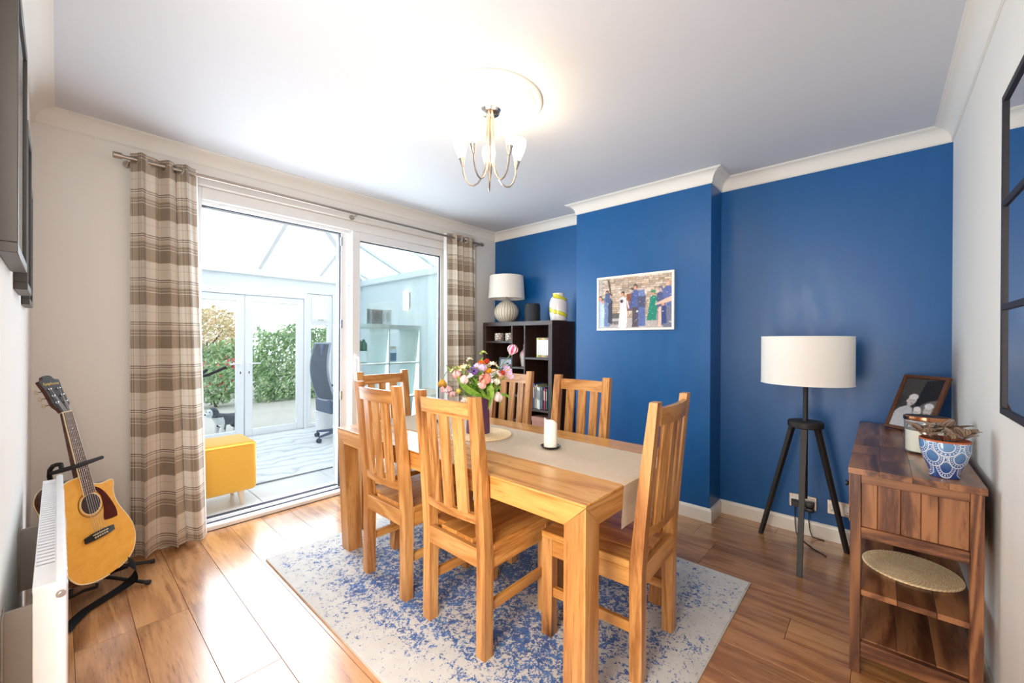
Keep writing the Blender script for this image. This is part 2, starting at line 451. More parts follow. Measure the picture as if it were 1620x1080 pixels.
# ------------------------------------------------------------------ patio door (door_1)
D1 = thing('door_1', 'white sliding patio door with its sash slid open', None, kind='structure')
FY0, FY1 = Yw + .045, Yw + .19
(MB().box2((OX0, FY0, 0), (.612, FY1, OZ), .004)).build('jamb', M_upvc, D1)
(MB().box2((2.575, FY0, 0), (OX1, FY1, OZ), .004)).build('jamb', M_upvc, D1)
MB().box2((.612, FY0, 2.128), (2.575, FY1, OZ), .004).box2((.612, FY0 + .03, 2.105), (2.575, FY1, 2.13), .003).build('head_rail', M_upvc, D1)
MB().box2((.612, FY0 + .085, 0.0), (2.575, FY1, .045), .004).box2((.60, FY0 - .008, 0), (2.59, FY0 + .087, .03), .005).build('threshold', M_upvc, D1)
MB().box2((.612, FY0 + .05, .030), (2.575, FY0 + .062, .036), .001).box2((.612, FY0 + .10, .045), (2.575, FY0 + .112, .050), .001).box2((.612, FY0 + .125, .045), (2.575, FY0 + .135, .049), .001).build('floor_track', M_gasket, D1, label='dark double floor track')
for yq in (FY0 + .062,):
    MB().box2((.612, yq, .045), (.62, yq + .02, 2.105)).box2((.612, yq, 2.097), (1.54, yq + .02, 2.105)).box2((1.532, yq, .045), (1.54, yq + .02, 2.105)).build('gasket', M_gasket, D1)
MB().box2((1.54, FY0 + .055, .045), (1.60, FY1, 2.11), .004).build('mullion', M_upvc, D1)
for z in (.75, 1.33, 2.0):
    MB().box2((1.536, FY0 + .045, z), (1.552, FY0 + .056, z + .07), .002).build('strike_plate', M_chrome, D1, label='small metal strike plate')
sx0, sx1, sz0, sz1 = 1.612, 2.566, .05, 2.128
s_ = MB(); st = .068; sy0, sy1 = FY0 + .004, FY0 + .052
s_.box2((sx0, sy0, sz0), (sx0 + st, sy1, sz1), .004).box2((sx1 - st + .015, sy0, sz0), (sx1, sy1, sz1), .004)
s_.box2((sx0 + st, sy0, sz1 - st), (sx1 - st + .015, sy1, sz1), .004).box2((sx0 + st, sy0, sz0), (sx1 - st + .015, sy1, sz0 + st), .004)
sash = s_.build('sliding_sash', M_upvc, D1)
MB().box2((sx0 + st, sy0 + .02, sz0 + st), (sx1 - st + .015, sy0 + .024, sz1 - st)).build('pane', M_pane, sash, smooth=False)
g_ = MB(); gx0, gx1 = sx0 + st, sx1 - st + .015
g_.box2((gx0, sy0 + .012, sz0 + st), (gx0 + .006, sy0 + .02, sz1 - st)).box2((gx1 - .012, sy0 + .012, sz0 + st), (gx1, sy0 + .02, sz1 - st)).box2((gx0, sy0 + .012, sz1 - st - .01), (gx1, sy0 + .02, sz1 - st))
g_.build('gasket', M_gasket, sash)
h_ = MB().box2((sx0 + .018, sy0 - .012, .90), (sx0 + .048, sy0 + .001, 1.12), .004).tube([(sx0 + .033, sy0 - .005, 1.09), (sx0 + .033, sy0 - .05, 1.09), (sx0 + .033, sy0 - .055, 1.06), (sx0 + .033, sy0 - .055, .93)], .011, 8)
h_.build('door_handle', M_upvc, sash)
MB().box2((1.60, FY1 - .03, .05), (2.575, FY1 - .026, 2.10)).build('pane', M_pane, D1, smooth=False)

# ------------------------------------------------------------------ conservatory
CX0, CX1, CY0, CY1, CE = -.75, 3.15, Yw + .2, 5.97, 2.14
CF = struct('conservatory_floor', MB().box2((CX0 - .1, CY0 - .01, -.10), (CX1 + .1, CY1 + .1, -.012)), plain('pale_grout', (190, 192, 194), .8), 'pale tiled conservatory floor')
M_tile = plain('pale_grey_tile', (222, 224, 226), .3, var=.03, scale=4)
ty = CY0
while ty < CY1:
    tx = CX0
    while tx < CX1:
        MB().box2((tx + .002, ty + .002, -.012), (min(tx + .60, CX1) - .002, min(ty + .57, CY1) - .002, 0), .0015).build('tile', M_tile, CF, smooth=False)
        tx += .60
    ty += .57
M_cwall = plain('conservatory_white_paint', (232, 238, 240), .7, var=.01)
struct('wall_conservatory_right', MB().box2((CX1, CY0, -.1), (CX1 + .1, CY1 + .1, CE)), M_cwall, 'white conservatory wall with the wall light')
struct('wall_conservatory_left', MB().box2((CX0 - .1, CY0, -.1), (CX0, CY1 + .1, CE)), M_cwall, 'white conservatory side wall')
struct('wall_conservatory_back', MB().box2((2.70, CY1, -.1), (CX1, CY1 + .1, CE)).box2((CX0, CY1, -.1), (.47, CY1 + .1, CE)).box2((.47, CY1, 1.885), (2.70, CY1 + .1, CE)), M_cwall, 'white conservatory end wall around the french doors')
struct('wall_house_outside', MB().box2((CX0 - .1, CY0 - .01, ZC), (CX1 + .1, CY0 + .06, 3.3)).box2((Xb + .1, CY0 - .01, -.1), (CX1 + .1, CY0 + .06, ZC + .1)).box2((CX0 - .1, CY0 - .01, -.1), (Xl - .1, CY0 + .05, ZC + .1)), M_cwall, 'white outside face of the house above the conservatory roof')
struct('trim_9', MB().box2((CX0, CY1 - .05, 2.055), (CX1 - .05, CY1, CE), .006).box2((CX1 - .05, CY0 + .06, 2.055), (CX1, CY1, CE), .006).box2((CX0, CY0 + .06, 2.055), (CX0 + .05, CY1 - .05, CE), .006), M_upvc, 'white eaves rail round the conservatory')

def leaf_door(root, x0, x1, z0, z1, y, st, hside=None, top=None):
    f = MB(); d = .06
    f.box2((x0, y, z0), (x0 + st, y + d, z1), .004).box2((x1 - st, y, z0), (x1, y + d, z1), .004)
    f.box2((x0 + st, y, z1 - st), (x1 - st, y + d, z1), .004).box2((x0 + st, y, z0), (x1 - st, y + d, z0 + st), .004)
    if top: f.box2((x0 + st, y, top - st / 2), (x1 - st, y + d, top + st / 2), .004)
    fr = f.build('frame', M_upvc, root)
    MB().box2((x0 + st, y + .028, z0 + st), (x1 - st, y + .032, z1 - st)).build('pane', M_pane, fr, smooth=False)
    if hside is not None:
        xh = x0 + st / 2 if hside < 0 else x1 - st / 2
        hb = MB().box2((xh - .018, y - .01, .78), (xh + .018, y + .002, 1.0), .006)
        hb.tube([(xh, y - .002, .93), (xh, y - .045, .93), (xh - hside * .12, y - .05, .93)], .009, 8)
        hb.build('door_handle', plain('white_handle', (246, 247, 248), .25) if 'white_handle' not in bpy.data.materials else bpy.data.materials['white_handle'], root)
        MB().box2((xh - .005, y - .013, .80), (xh + .005, y - .008, .83)).build('keyhole', M_black, root)
YD = CY1 + .012
dr = thing('door_2', 'white french door leaf on the dog side', None, kind='structure'); leaf_door(dr, .875, 1.582, .0, 1.80, YD, .085, 1)
dr = thing('door_3', 'white french door leaf on the hedge side', None, kind='structure'); leaf_door(dr, 1.592, 2.30, .0, 1.80, YD, .085, -1)
wn = thing('window_1', 'narrow conservatory side window with an opening toplight', None, kind='structure'); leaf_door(wn, 2.345, 2.695, .0, 1.88, YD, .055, None, 1.47)
wf = MB(); wf.box2((2.40, YD - .02, 1.50), (2.44, YD + .01, 1.825), .003).box2((2.60, YD - .02, 1.50), (2.64, YD + .01, 1.825), .003).box2((2.44, YD - .02, 1.785), (2.60, YD + .01, 1.825), .003).box2((2.44, YD - .02, 1.50), (2.60, YD + .01, 1.54), .003)
wfo = wf.build('toplight_sash', M_upvc, wn); MB().box2((2.49, YD - .035, 1.51), (2.56, YD - .02, 1.525), .003).build('window_handle', M_chrome, wfo)
wn = thing('window_2', 'narrow conservatory side window beside the dog', None, kind='structure'); leaf_door(wn, .47, .83, .0, 1.88, YD, .055)
struct('trim_10', MB().box2((.83, CY1 - .005, 0), (.872, CY1 + .09, 1.885), .003).box2((2.303, CY1 - .005, 0), (2.342, CY1 + .09, 1.885), .003).box2((.872, CY1 - .005, 1.803), (2.303, CY1 + .09, 1.885), .003), M_upvc, 'white frame round the french doors')

# hipped translucent roof
RF = thing('conservatory_roof', 'white hipped conservatory roof of pale panels and glazing bars', None, kind='structure')
def _poly():
    t = NT('translucent_roof_panel'); t.t.nodes.remove(t.b)
    tl = t.n('ShaderNodeBsdfTranslucent'); tl.inputs[0].default_value = (.96, .98, 1, 1)
    tr = t.n('ShaderNodeBsdfTransparent'); tr.inputs[0].default_value = (.93, .97, 1, 1)
    mx = t.n('ShaderNodeMixShader'); mx.inputs[0].default_value = .55
    t.l(tr.outputs[0], mx.inputs[1]); t.l(tl.outputs[0], mx.inputs[2]); t.l(mx.outputs[0], t.out.inputs[0]); return t.m
M_roof = _poly()
xm = (CX0 + CX1) / 2; sl = .44; zr = CE + .02 + sl * (xm - CX0); yh = CY1 - (xm - CX0)   # ridge height, hip point
if yh < CY0 + .1: yh = CY0 + .35
hipz = zr; ze = CE + .01
def bar(a, b, w=.05, h=.05):
    a, b = Vector(a), Vector(b); d = (b - a)
    rot = look(d); MB().box((a + b) / 2, (w, h, d.length), rot, .004).build('glazing_bar', M_upvc, RF)
e = [(CX0, CY1), (CX1, CY1)]
hip = (xm, yh, hipz)
# far slope panels
xs = [CX0, .07, .91, 1.74, 2.51, CX1]
def far_top(x):
    t_ = (x - CX0) / (xm - CX0) if x <= xm else (CX1 - x) / (CX1 - xm)
    return Vector((x, CY1 + (yh - CY1) * t_, ze + (hipz - ze) * t_))
for a, b in zip(xs[:-1], xs[1:]):
    pts = [(a, CY1, ze), (b, CY1, ze)]
    tb, ta = far_top(b), far_top(a)
    if b < CX1: pts.append(tb)
    if a < xm < b: pts.append(Vector(hip))
    if a > CX0: pts.append(ta)
    MB().poly(pts).build('roof_pane', M_roof, RF, smooth=False)
for x in xs[1:-1]: bar((x, CY1, ze), far_top(x))
bar((CX0, CY1, ze), hip, .07, .06); bar((CX1, CY1, ze), hip, .07, .06)
for sgn, xe in ((-1, CX0), (1, CX1)):
    ysl = [CY1, 5.72, 4.85, 4.1, CY0 + .05]
    def side_top(y):
        if y >= yh:
            t_ = (CY1 - y) / (CY1 - yh); return Vector((xe + (xm - xe) * t_, y, ze + (hipz - ze) * t_))
        return Vector((xm, y, hipz))
    for a, b in zip(ysl[:-1], ysl[1:]):
        pts = [(xe, a, ze), (xe, b, ze), side_top(b)]
        if a > yh > b: pts.append(Vector(hip))
        if a < CY1: pts.append(side_top(a))
        MB().poly(pts).build('roof_pane', M_roof, RF, smooth=False)
    for y in ysl[1:-1]: bar((xe, y, ze), side_top(y))
bar((xm, yh, hipz), (xm, CY0 + .05, hipz), .08, .08)

# ------------------------------------------------------------------ garden
struct('ground', MB().box2((-7, CY1 + .1, -.10), (12, 26, -.03)), plain('pale_patio_concrete', (186, 182, 176), .9, var=.08, scale=2), 'pale garden patio outside the french doors')
M_leafg = NT('hedge_leaves')
_n = M_leafg.noise(M_leafg.coord(), 6, 4); M_leafg.set(Base_Color=M_leafg.ramp(_n, [(.3, lin((104, 136, 92))), (.5, lin((140, 172, 116))), (.7, lin((186, 204, 152)))]), Roughness=.6)
M_leafg = M_leafg.m
M_leafa = NT('autumn_leaves')
_n = M_leafa.noise(M_leafa.coord(), 5, 4); M_leafa.set(Base_Color=M_leafa.ramp(_n, [(.3, lin((170, 172, 124))), (.5, lin((220, 200, 156))), (.7, lin((236, 206, 180)))]), Roughness=.6)
M_leafa = M_leafa.m
M_red = plain('red_blossom', (206, 70, 84), .6, var=.2)
M_bark = plain('bark', (98, 82, 66), .9, var=.2)
def leaf_cloud(n, fn, size, seed):
    r = random.Random(seed); v = []; f = []
    for i in range(n):
        c = Vector(fn(r)); a = Vector((r.gauss(0, 1), r.gauss(0, 1), r.gauss(0, 1))).normalized(); b = a.orthogonal().normalized(); q = a.cross(b)
        s = size * r.uniform(.6, 1.3); k = len(v)
        v += [c - b * s, c + q * s * .45, c + b * s, c - q * s * .45]; f.append((k, k + 1, k + 2, k + 3))
    return v, f
def plant(name, label, cat, base, n, fn, size, mat, seed, stems, kind='stuff'):
    t = thing(name, label, cat, base)
    v, f = leaf_cloud(n, fn, size, seed); me = bpy.data.meshes.new('foliage'); me.from_pydata([tuple(p) for p in v], [], f); me.materials.append(mat)
    o = bpy.data.objects.new('foliage', me); COL.objects.link(o); o.parent = t; o['kind'] = 'stuff'
    mb = MB()
    for a, b, r in stems: mb.tube([a, tuple((Vector(a) + Vector(b)) / 2 + Vector((.05, .03, 0))), b], [r, r * .8, r * .4], 7)
    mb.build('stem', M_bark, t)
    return t
def hedge_fn(lx, ly, lz):
    def f(r):
        x, y, z = r.uniform(-1, 1), r.uniform(-1, 1), r.uniform(0, 1)
        top = .86 + .14 * math.sin(x * 7 + 1) * math.cos(x * 3)
        if r.random() < .6: y = -abs(y) ** .3
        return (x * lx, y * ly, z * lz * top + .02)
    return f
plant('garden_hedge', 'tall green leafy hedge beyond the french doors', 'hedge', (4.42, 9.6, -.03), 16000, hedge_fn(1.75, .5, 1.85), .042, M_leafg, 3, [((x, 0, 0), (x + .1, .05, 1.3), .03) for x in (-1.4, -.7, 0, .7, 1.4)])
def blob_fn(rx, ry, z0, rz):
    def f(r):
        d = Vector((r.gauss(0, 1), r.gauss(0, 1), r.gauss(0, 1))).normalized() * r.uniform(.55, 1.0)
        return (d.x * rx, d.y * ry, z0 + d.z * rz)
    return f
plant('garden_tree', 'pale autumnal tree seen faintly past the lawn', 'tree', (2.55, 13.0, -.03), 5000, blob_fn(1.0, .9, 1.35, .8), .05, M_leafa, 4, [((0, 0, 0), (.05, 0, 1.2), .05), ((.05, 0, 1.0), (.5, .1, 1.7), .03), ((.05, 0, 1.0), (-.5, -.1, 1.6), .03)])
plant('flowering_shrub', 'low shrub with red blossom at the far end of the garden', 'shrub', (1.98, 9.2, -.03), 1800, blob_fn(.55, .4, .45, .42), .04, M_leafg, 5, [((0, 0, 0), (.1, 0, .5), .02), ((0, 0, 0), (-.25, .05, .5), .02)])
v, f = leaf_cloud(160, blob_fn(.62, .42, .62, .34), .045, 6); me = bpy.data.meshes.new('blossom'); me.from_pydata([tuple(p) for p in v], [], f); me.materials.append(M_red)
o = bpy.data.objects.new('blossom', me); COL.objects.link(o); o.parent = bpy.data.objects['flowering_shrub']; o['kind'] = 'stuff'
plant('garden_bush', 'rounded green bush between the hedge and the shrub', 'bush', (2.75, 11.4, -.03), 4000, blob_fn(.8, .45, .65, .62), .042, M_leafg, 8, [((0, 0, 0), (.1, 0, .7), .03), ((0, 0, 0), (-.3, .05, .6), .03)])
# ------------------------------------------------------------------ rug
RUGZ = .010
def _rug():
    t = NT('distressed_blue_rug'); v = t.coord()
    sp = t.n('ShaderNodeSeparateXYZ'); t.l(v, sp.inputs[0])
    hx, hy = .7875, 1.03
    mx = t.math('SUBTRACT', hx, t.math('ABSOLUTE', sp.outputs[0])); my = t.math('SUBTRACT', hy, t.math('ABSOLUTE', sp.outputs[1]))
    m = t.math('MINIMUM', mx, my)
    dens = t.ramp(m, [(0, (.10,) * 3), (.05, (.34,) * 3), (.10, (.26,) * 3), (.16, (.50,) * 3), (.22, (.66,) * 3), (.25, (.40,) * 3), (.29, (.74,) * 3), (.50, (.84,) * 3), (.80, (.78,) * 3)])
    wear = t.noise(v, 2.1, 3, .6)
    wear2 = t.noise(v, 7.5, 4, .65)
    speck = t.noise(v, 40, 4, .68, .8)
    vo = t.n('ShaderNodeTexVoronoi'); vo.inputs['Scale'].default_value = 5.6; t.l(v, vo.inputs['Vector'])
    fine_ = t.noise(v, 135, 3, .65)
    rings = t.math('MULTIPLY', t.math('SINE', t.math('MULTIPLY', vo.outputs['Distance'], 46)), .035)
    cloudy = t.math('MULTIPLY_ADD', t.math('SUBTRACT', wear, .5), .55, t.math('MULTIPLY', t.math('SUBTRACT', wear2, .5), .55))
    val = t.math('ADD', t.math('ADD', t.math('SUBTRACT', speck, .5), t.math('MULTIPLY_ADD', t.math('SUBTRACT', fine_, .5), 1.15, rings)), t.math('ADD', cloudy, t.math('MULTIPLY_ADD', dens, .48, -.285)))
    mask = t.math('MULTIPLY_ADD', t.math('ADD', val, t.math('MULTIPLY', t.math('SUBTRACT', speck, .5), .55)), 6.5, .14, clamp=True)
    tone = t.noise(v, 26, 3)
    blue = t.ramp(tone, [(.25, lin((22, 58, 118))), (.5, lin((38, 88, 156))), (.75, lin((74, 122, 182)))])
    cream = t.mix(t.noise(v, 12, 4), lin((186, 184, 180)), lin((214, 212, 208)))
    t.set(Base_Color=t.mix(mask, cream, blue), Roughness=.95, Sheen_Weight=.2)
    t.bump(t.noise(v, 340, 3, .7), .6, .004); return t.m
rug = thing('area_rug', 'distressed blue and cream rug under the dining table', 'rug', (1.5725, 1.515, 0))
MB().box2((-.7875, -1.03, .0005), (.7875, 1.03, RUGZ), .003).build('pile', _rug(), rug)
M_fr = plain('rug_binding', (196, 190, 180), .95)
eb = MB()
for x0, y0, x1, y1 in ((-.7905, -1.033, -.7865, 1.033), (.7865, -1.033, .7905, 1.033), (-.7865, -1.033, .7865, -1.029), (-.7865, 1.029, .7865, 1.033)):
    eb.box2((x0, y0, .0003), (x1, y1, RUGZ - .001))
eb.build('binding', M_fr, rug)

# ------------------------------------------------------------------ dining table
TX0, TX1, TY0, TY1, TZ = 1.118, 1.966, .688, 2.405, .715
T = thing('dining_table', 'long honey wood dining table with thick mitred square legs', 'table', ((TX0 + TX1) / 2, (TY0 + TY1) / 2, RUGZ))
hx, hy, tz = (TX1 - TX0) / 2, (TY1 - TY0) / 2, TZ - RUGZ
LG, ap, th = .084, .085, .009
n = 6; pw = 2 * hx / n
for i in range(n):
    MB().box2((-hx + i * pw + .0002, -hy, tz - th), (-hx + (i + 1) * pw - .0002, hy, tz), .0012).build('plank', M_mango_y, T)
zt, zb = tz - th - .0003, tz - ap
for s in (-1, 1):
    # long apron boards, mitred against the legs
    out = [(-hy + .002, zt), (hy - .002, zt), (hy - LG, zb), (-hy + LG, zb)]
    m = Matrix(((0, 0, 1, 0), (1, 0, 0, 0), (0, 1, 0, 0), (0, 0, 0, 1)))
    x0, x1 = (hx - .03, hx) if s > 0 else (-hx, -hx + .03)
    MB().prism(out, x0, x1, m).build('apron', M_mango_y, T, smooth=False)
    out = [(-hx + .002, zt), (hx - .002, zt), (hx - LG, zb), (-hx + LG, zb)]
    m = Matrix(((1, 0, 0, 0), (0, 0, 1, 0), (0, 1, 0, 0), (0, 0, 0, 1)))
    y0, y1 = (hy - .03, hy) if s > 0 else (-hy, -hy + .03)
    MB().prism(out, y0, y1, m).build('apron', M_mango_x, T, smooth=False)
for sx in (-1, 1):
    for sy in (-1, 1):
        lx, ly = (.012, -.045) if (sx < 0 and sy > 0) else ((-.016, .035) if (sx > 0 and sy < 0) else (0, 0))      # the corner leg by the patio door stands a little out of square
        X0, X1 = sx * (hx - .0004), sx * (hx - LG); Y0, Y1 = sy * (hy - .0004), sy * (hy - LG)
        mb = MB(); V = mb.bm.verts.new
        b = [V((x + lx, y + ly, 0)) for x, y in ((X0, Y0), (X1, Y0), (X1, Y1), (X0, Y1))]
        c = [V((x, y, zb)) for x, y in ((X0, Y0), (X1, Y0), (X1, Y1), (X0, Y1))]
        apex = V((X0, Y0, zt - .001))
        F = mb.bm.faces.new
        F(b); F((b[0], b[1], c[1], apex)); F((b[1], b[2], c[2], c[1])); F((b[2], b[3], c[3], c[2])); F((b[3], b[0], apex, c[3]))
        F((apex, c[1], c[2])); F((apex, c[2], c[3]))
        mb.bm.verts.remove(c[0])
        bmesh.ops.recalc_face_normals(mb.bm, faces=mb.bm.faces)
        mb.build('leg', M_mango, T, smooth=False)

# ------------------------------------------------------------------ dining chairs
def loft(mb, rings):
    R = [[mb.bm.verts.new(Vector(p)) for p in r] for r in rings]
    for A, B in zip(R[:-1], R[1:]):
        for i in range(4):
            j = (i + 1) % 4; mb.bm.faces.new((A[i], A[j], B[j], B[i]))
    mb.bm.faces.new(R[0][::-1]); mb.bm.faces.new(R[-1]); return mb
CHH = 1.012
def lean(z): return -.215 - .052 * max(0, (z - .40) / .60) ** 1.15
def curved(mb, x0, x1, z0, z1, off, thick, bow, hw, nseg=8):
    P = []
    for i in range(nseg + 1):
        x = x0 + (x1 - x0) * i / nseg; bb = -bow * (1 - (x / hw) ** 2)
        y0, y1 = lean(z0) + off + bb, lean(z1) + off + bb
        P.append([(x, y0, z0), (x, y0 + thick, z0), (x, y1 + thick, z1), (x, y1, z1)])
    return loft(mb, P)
def make_chair(name, label, group):
    t = thing(name, label, 'chair', group=group)
    hw, lx, ly = .195, .047, .045
    for s in (-1, 1):
        xa, xb = (s * hw, s * (hw - lx)) if s > 0 else (s * hw, s * (hw - lx))
        rings = []
        for z, d in ((0, ly), (.40, ly + .002), (.55, ly - .002), (.75, ly - .006), (CHH, .030)):
            y = lean(z); rings.append([(xa, y, z), (xb, y, z), (xb, y + d, z), (xa, y + d, z)])
        mb = loft(MB(), rings)
        bmesh.ops.recalc_face_normals(mb.bm, faces=mb.bm.faces)
        mb.build('leg', M_mango, t, ang=20)
        MB().box2((s * hw, .215 - .050, 0), (s * (hw - lx), .215, .405), .0025).build('leg', M_mango, t, smooth=False)
        MB().box2((s * (hw - .004), -.18, .337), (s * (hw - .024), .166, .4035), .0015).build('seat_rail', M_mango_y, t, smooth=False)
        MB().box2((s * (hw - .012), -.178, .165), (s * (hw - .034), .166, .203), .002).build('stretcher', M_mango_y, t, smooth=False)
    MB().box2((-hw + lx, .187, .337), (hw - lx, .207, .4035), .0015).build('seat_rail', M_mango_x, t, smooth=False)
    MB().box2((-hw + lx - .001, -.2155, .345), (hw - lx + .001, -.193, .418), .0015).build('seat_rail', M_mango_x, t, smooth=False)
    sw = 2 * hw / 4
    for i in range(4):
        xa, xb = -hw + i * sw, -hw + (i + 1) * sw
        ya = -.168 if i in (0, 3) else -.192
        MB().box2((xa + .0004, ya, .405), (xb - .0004, .216, .432), .002).build('seat', M_mango_y, t, smooth=False)
    hi = hw - lx + .001
    curved(MB(), -hi, hi, .925, .988, .006, .020, .020, hw).build('top_rail', M_mango_x, t, ang=25)
    curved(MB(), -hi, hi, .515, .552, .010, .020, .020, hw).build('lower_rail', M_mango_x, t, ang=25)
    for xc in (-.084, 0, .084):
        curved(MB(), xc - .027, xc + .027, .548, .930, .010, .013, .020, hw, 2).build('slat', M_mango, t, ang=25)
    return t
grp = 'six matching dining chairs round the table'
CH = [
    ((1.303, 1.838), -90, 'honey wood slat-back chair nearest the plaid curtain, on the long window-lit side of the table'),
    ((1.303, 1.306), -90, 'honey wood slat-back chair seen fully from behind, its post in front of the purple vase'),
    ((1.566, .846), 3, 'honey wood chair at the near table end, under the hanging end of the runner'),
    ((1.945, 1.975), 90, 'honey wood chair behind the flower bouquet, in front of the bookcase'),
    ((1.880, 1.345), 90, 'honey wood chair behind the candle, against the blue chimney breast'),
    ((1.512, 2.315), 180, 'orange-lit wooden chair at the table end by the patio door glass'),
]
proto = None
for (x, y), a, lb in CH:
    if proto is None: proto = c = make_chair('dining_chair', lb, grp)
    else:
        c = copy_tree(proto); c['label'] = lb
    c.location = (x, y, RUGZ + .0003); c.rotation_euler = (0, 0, math.radians(a))

# ------------------------------------------------------------------ runner, mat, vase, candles on the table
def _linen(name, c, s=900):
    t = NT(name); v = t.coord(); c = lin(c)
    sp = t.n('ShaderNodeSeparateXYZ'); t.l(v, sp.inputs[0])
    a = t.math('SINE', t.math('MULTIPLY', sp.outputs[0], s)); b = t.math('SINE', t.math('MULTIPLY', sp.outputs[1], s))
    nz = t.noise(v, 60, 4)
    t.set(Base_Color=t.mix(nz, tuple(q * .88 for q in c), c), Roughness=.9, Sheen_Weight=.15)
    t.bump(t.math('ADD', t.math('MULTIPLY', a, b), nz), .25, .001); return t.m
M_linen = _linen('cream_linen', (253, 243, 220))
RX0, RX1, RD = 1.366, 1.796, .155
def runner_pt(u, v):
    L = TY1 - TY0; tot = L + 2 * RD + .02; s = v * tot
    w = .0035 * mnoise.noise(Vector((u * 4, v * 26, 1.3))) * math.sin(PI * min(1, max(0, (s - RD) / .2))) if RD < s < RD + .2 else 0
    edge = .006 * mnoise.noise(Vector((v * 40, 2.0 if u < .5 else 5.0, 0))) * (abs(u - .5) * 2) ** 4
    x = RX0 + (RX1 - RX0) * u + edge
    z = TZ + .0022 + .0012 * (1 + mnoise.noise(Vector((u * 3, v * 20, 0))))
    if s < RD:
        d = RD - s; return (x - .012 * d / RD + .01 * mnoise.noise(Vector((u * 5, d * 6, 2))) * d / RD, TY0 - .0055 + .0035 * math.sin(u * 9 + 1) * d / RD, z - .003 - d)
    if s > tot - RD:
        d = s - (tot - RD); return (x, TY1 + .007 + .008 * math.sin(u * 8) * d / RD, z - .003 - d)
    return (x, TY0 - .008 + (s - RD) / (L + .02) * (L + .016), z)
rn = MB().grid(runner_pt, 16, 120); bmesh.ops.solidify(rn.bm, geom=rn.bm.faces[:], thickness=.0014)
tag(rn.build('table_runner', M_linen, None), 'cream linen table runner hanging over the table end', 'runner')

def _woven(name, c0, c1, pitch):
    t = NT(name); v = t.coord(); sp = t.n('ShaderNodeSeparateXYZ'); t.l(v, sp.inputs[0])
    r = t.math('SQRT', t.math('ADD', t.math('POWER', sp.outputs[0], 2), t.math('POWER', sp.outputs[1], 2)))
    an = t.math('ARCTAN2', sp.outputs[1], sp.outputs[0])
    st = t.math('SINE', t.math('MULTIPLY_ADD', an, 60, t.math('MULTIPLY', r, 900)))
    nz = t.noise(v, 90, 4)
    f = t.math('MULTIPLY_ADD', st, .22, nz)
    t.set(Base_Color=t.ramp(f, [(.2, lin(c0)), (.75, lin(c1))]), Roughness=.9); t.bump(f, .5, .002); return t.m
M_straw = _woven('braided_straw', (228, 184, 124), (255, 236, 196), .012)
def woven_mat(name, label, loc, R, group=None, tilt=None, rz=0):
    """a coil of braid: concentric rounded ridges"""
    t = thing(name, label, 'placemat', loc, rz, group)
    if tilt: t.rotation_euler = tilt
    prof = [(0, 0)]; nr = 15; p = R / nr
    top = [(0, .004)]
    for i in range(nr):
        a = i * p
        for q in (.15, .5, .85): top.append((a + q * p, .004 + .0035 * math.sin(q * PI)))
    top.append((R, .003))
    mb = MB().lathe(top + [(R, 0), (0, 0)], 56)
    for vtx in mb.bm.verts:
        rr = math.hypot(vtx.co.x, vtx.co.y)
        if rr > R - .006:
            aa = math.atan2(vtx.co.y, vtx.co.x); k = 1 + .010 * math.sin(aa * 28); vtx.co.x *= k; vtx.co.y *= k
    mb.build('braid', M_straw, t, ang=60)
    return t
VX, VY = 1.548, 1.640
woven_mat('woven_placemat', 'round braided straw placemat under the purple vase', (VX + .012, VY - .018, TZ + .0052), .165)
MATZ = TZ + .0052 + .0078
vs = thing('flower_vase', 'square matt purple vase holding the flowers', 'vase', (VX, VY, MATZ))
M_purple = plain('purple_ceramic', (98, 58, 98), .42, var=.04)
prof = [(.047, .0, 0), (.0475, .02, 0), (.043, .20, 0), (.0395, .20, 1), (.0395, .155, 1)]
mb = MB(); rings = []
def rrect(h, z, r=.006):
    pts = []
    for cx, cy, a0 in ((1, 1, 0), (-1, 1, 90), (-1, -1, 180), (1, -1, 270)):
        for q in (0, 45, 90):
            a = math.radians(a0 + q); pts.append((cx * (h - r) + r * math.cos(a), cy * (h - r) + r * math.sin(a), z))
    return pts
Rg = [[mb.bm.verts.new(p) for p in rrect(h, z)] for h, z, _ in prof]
for A, B in zip(Rg[:-1], Rg[1:]):
    for i in range(12): mb.bm.faces.new((A[i], A[(i + 1) % 12], B[(i + 1) % 12], B[i]))
mb.bm.faces.new(Rg[0][::-1]); mb.bm.faces.new(Rg[-1])
mb.build('vase_body', M_purple, vs, ang=30)

M_wax = NT('white_wax'); M_wax.set(Base_Color=lin((246, 240, 228)), Roughness=.45, Subsurface_Weight=.25, Subsurface_Radius=(.02, .014, .01)); M_wax = M_wax.m
def dish(name, label, loc, R=.049):
    t = thing(name, label, 'candle dish', loc, 0, None)
    MB().lathe([(0, 0), (R * .7, 0), (R * .8, .002), (R, .011), (R - .002, .0125), (R * .78, .0045), (0, .0035)], 28).build('bowl', M_blackmetal, t)
    return t
dish('candle_dish', 'small dark metal dish under the white pillar candle', (1.592, 1.178, TZ + .0052))
cd = thing('pillar_candle', 'white pillar candle burnt down inside its rim', 'candle', (1.592, 1.178, TZ + .0052 + .0042))
prof = [(0, 0), (.027, 0), (.028, .003)]
mb = MB(); nseg = 32; rows = []
for z in (0, .03, .06, .085, 1.0):
    row = []
    for j in range(nseg):
        a = 2 * PI * j / nseg
        top = .126 + .016 * max(0, math.cos(a - 2.3)) ** 3 - .014 * max(0, math.cos(a + .75)) ** 2 + .010 * max(0, math.cos(a + 2.4)) ** 4
        zz = top if z == 1.0 else z
        r = .0325 * (1 - .03 * (zz / .12)); row.append(mb.bm.verts.new((r * math.cos(a), r * math.sin(a), zz)))
    rows.append(row)
inn = [mb.bm.verts.new((v.co.x * .86, v.co.y * .86, v.co.z - .002)) for v in rows[-1]]
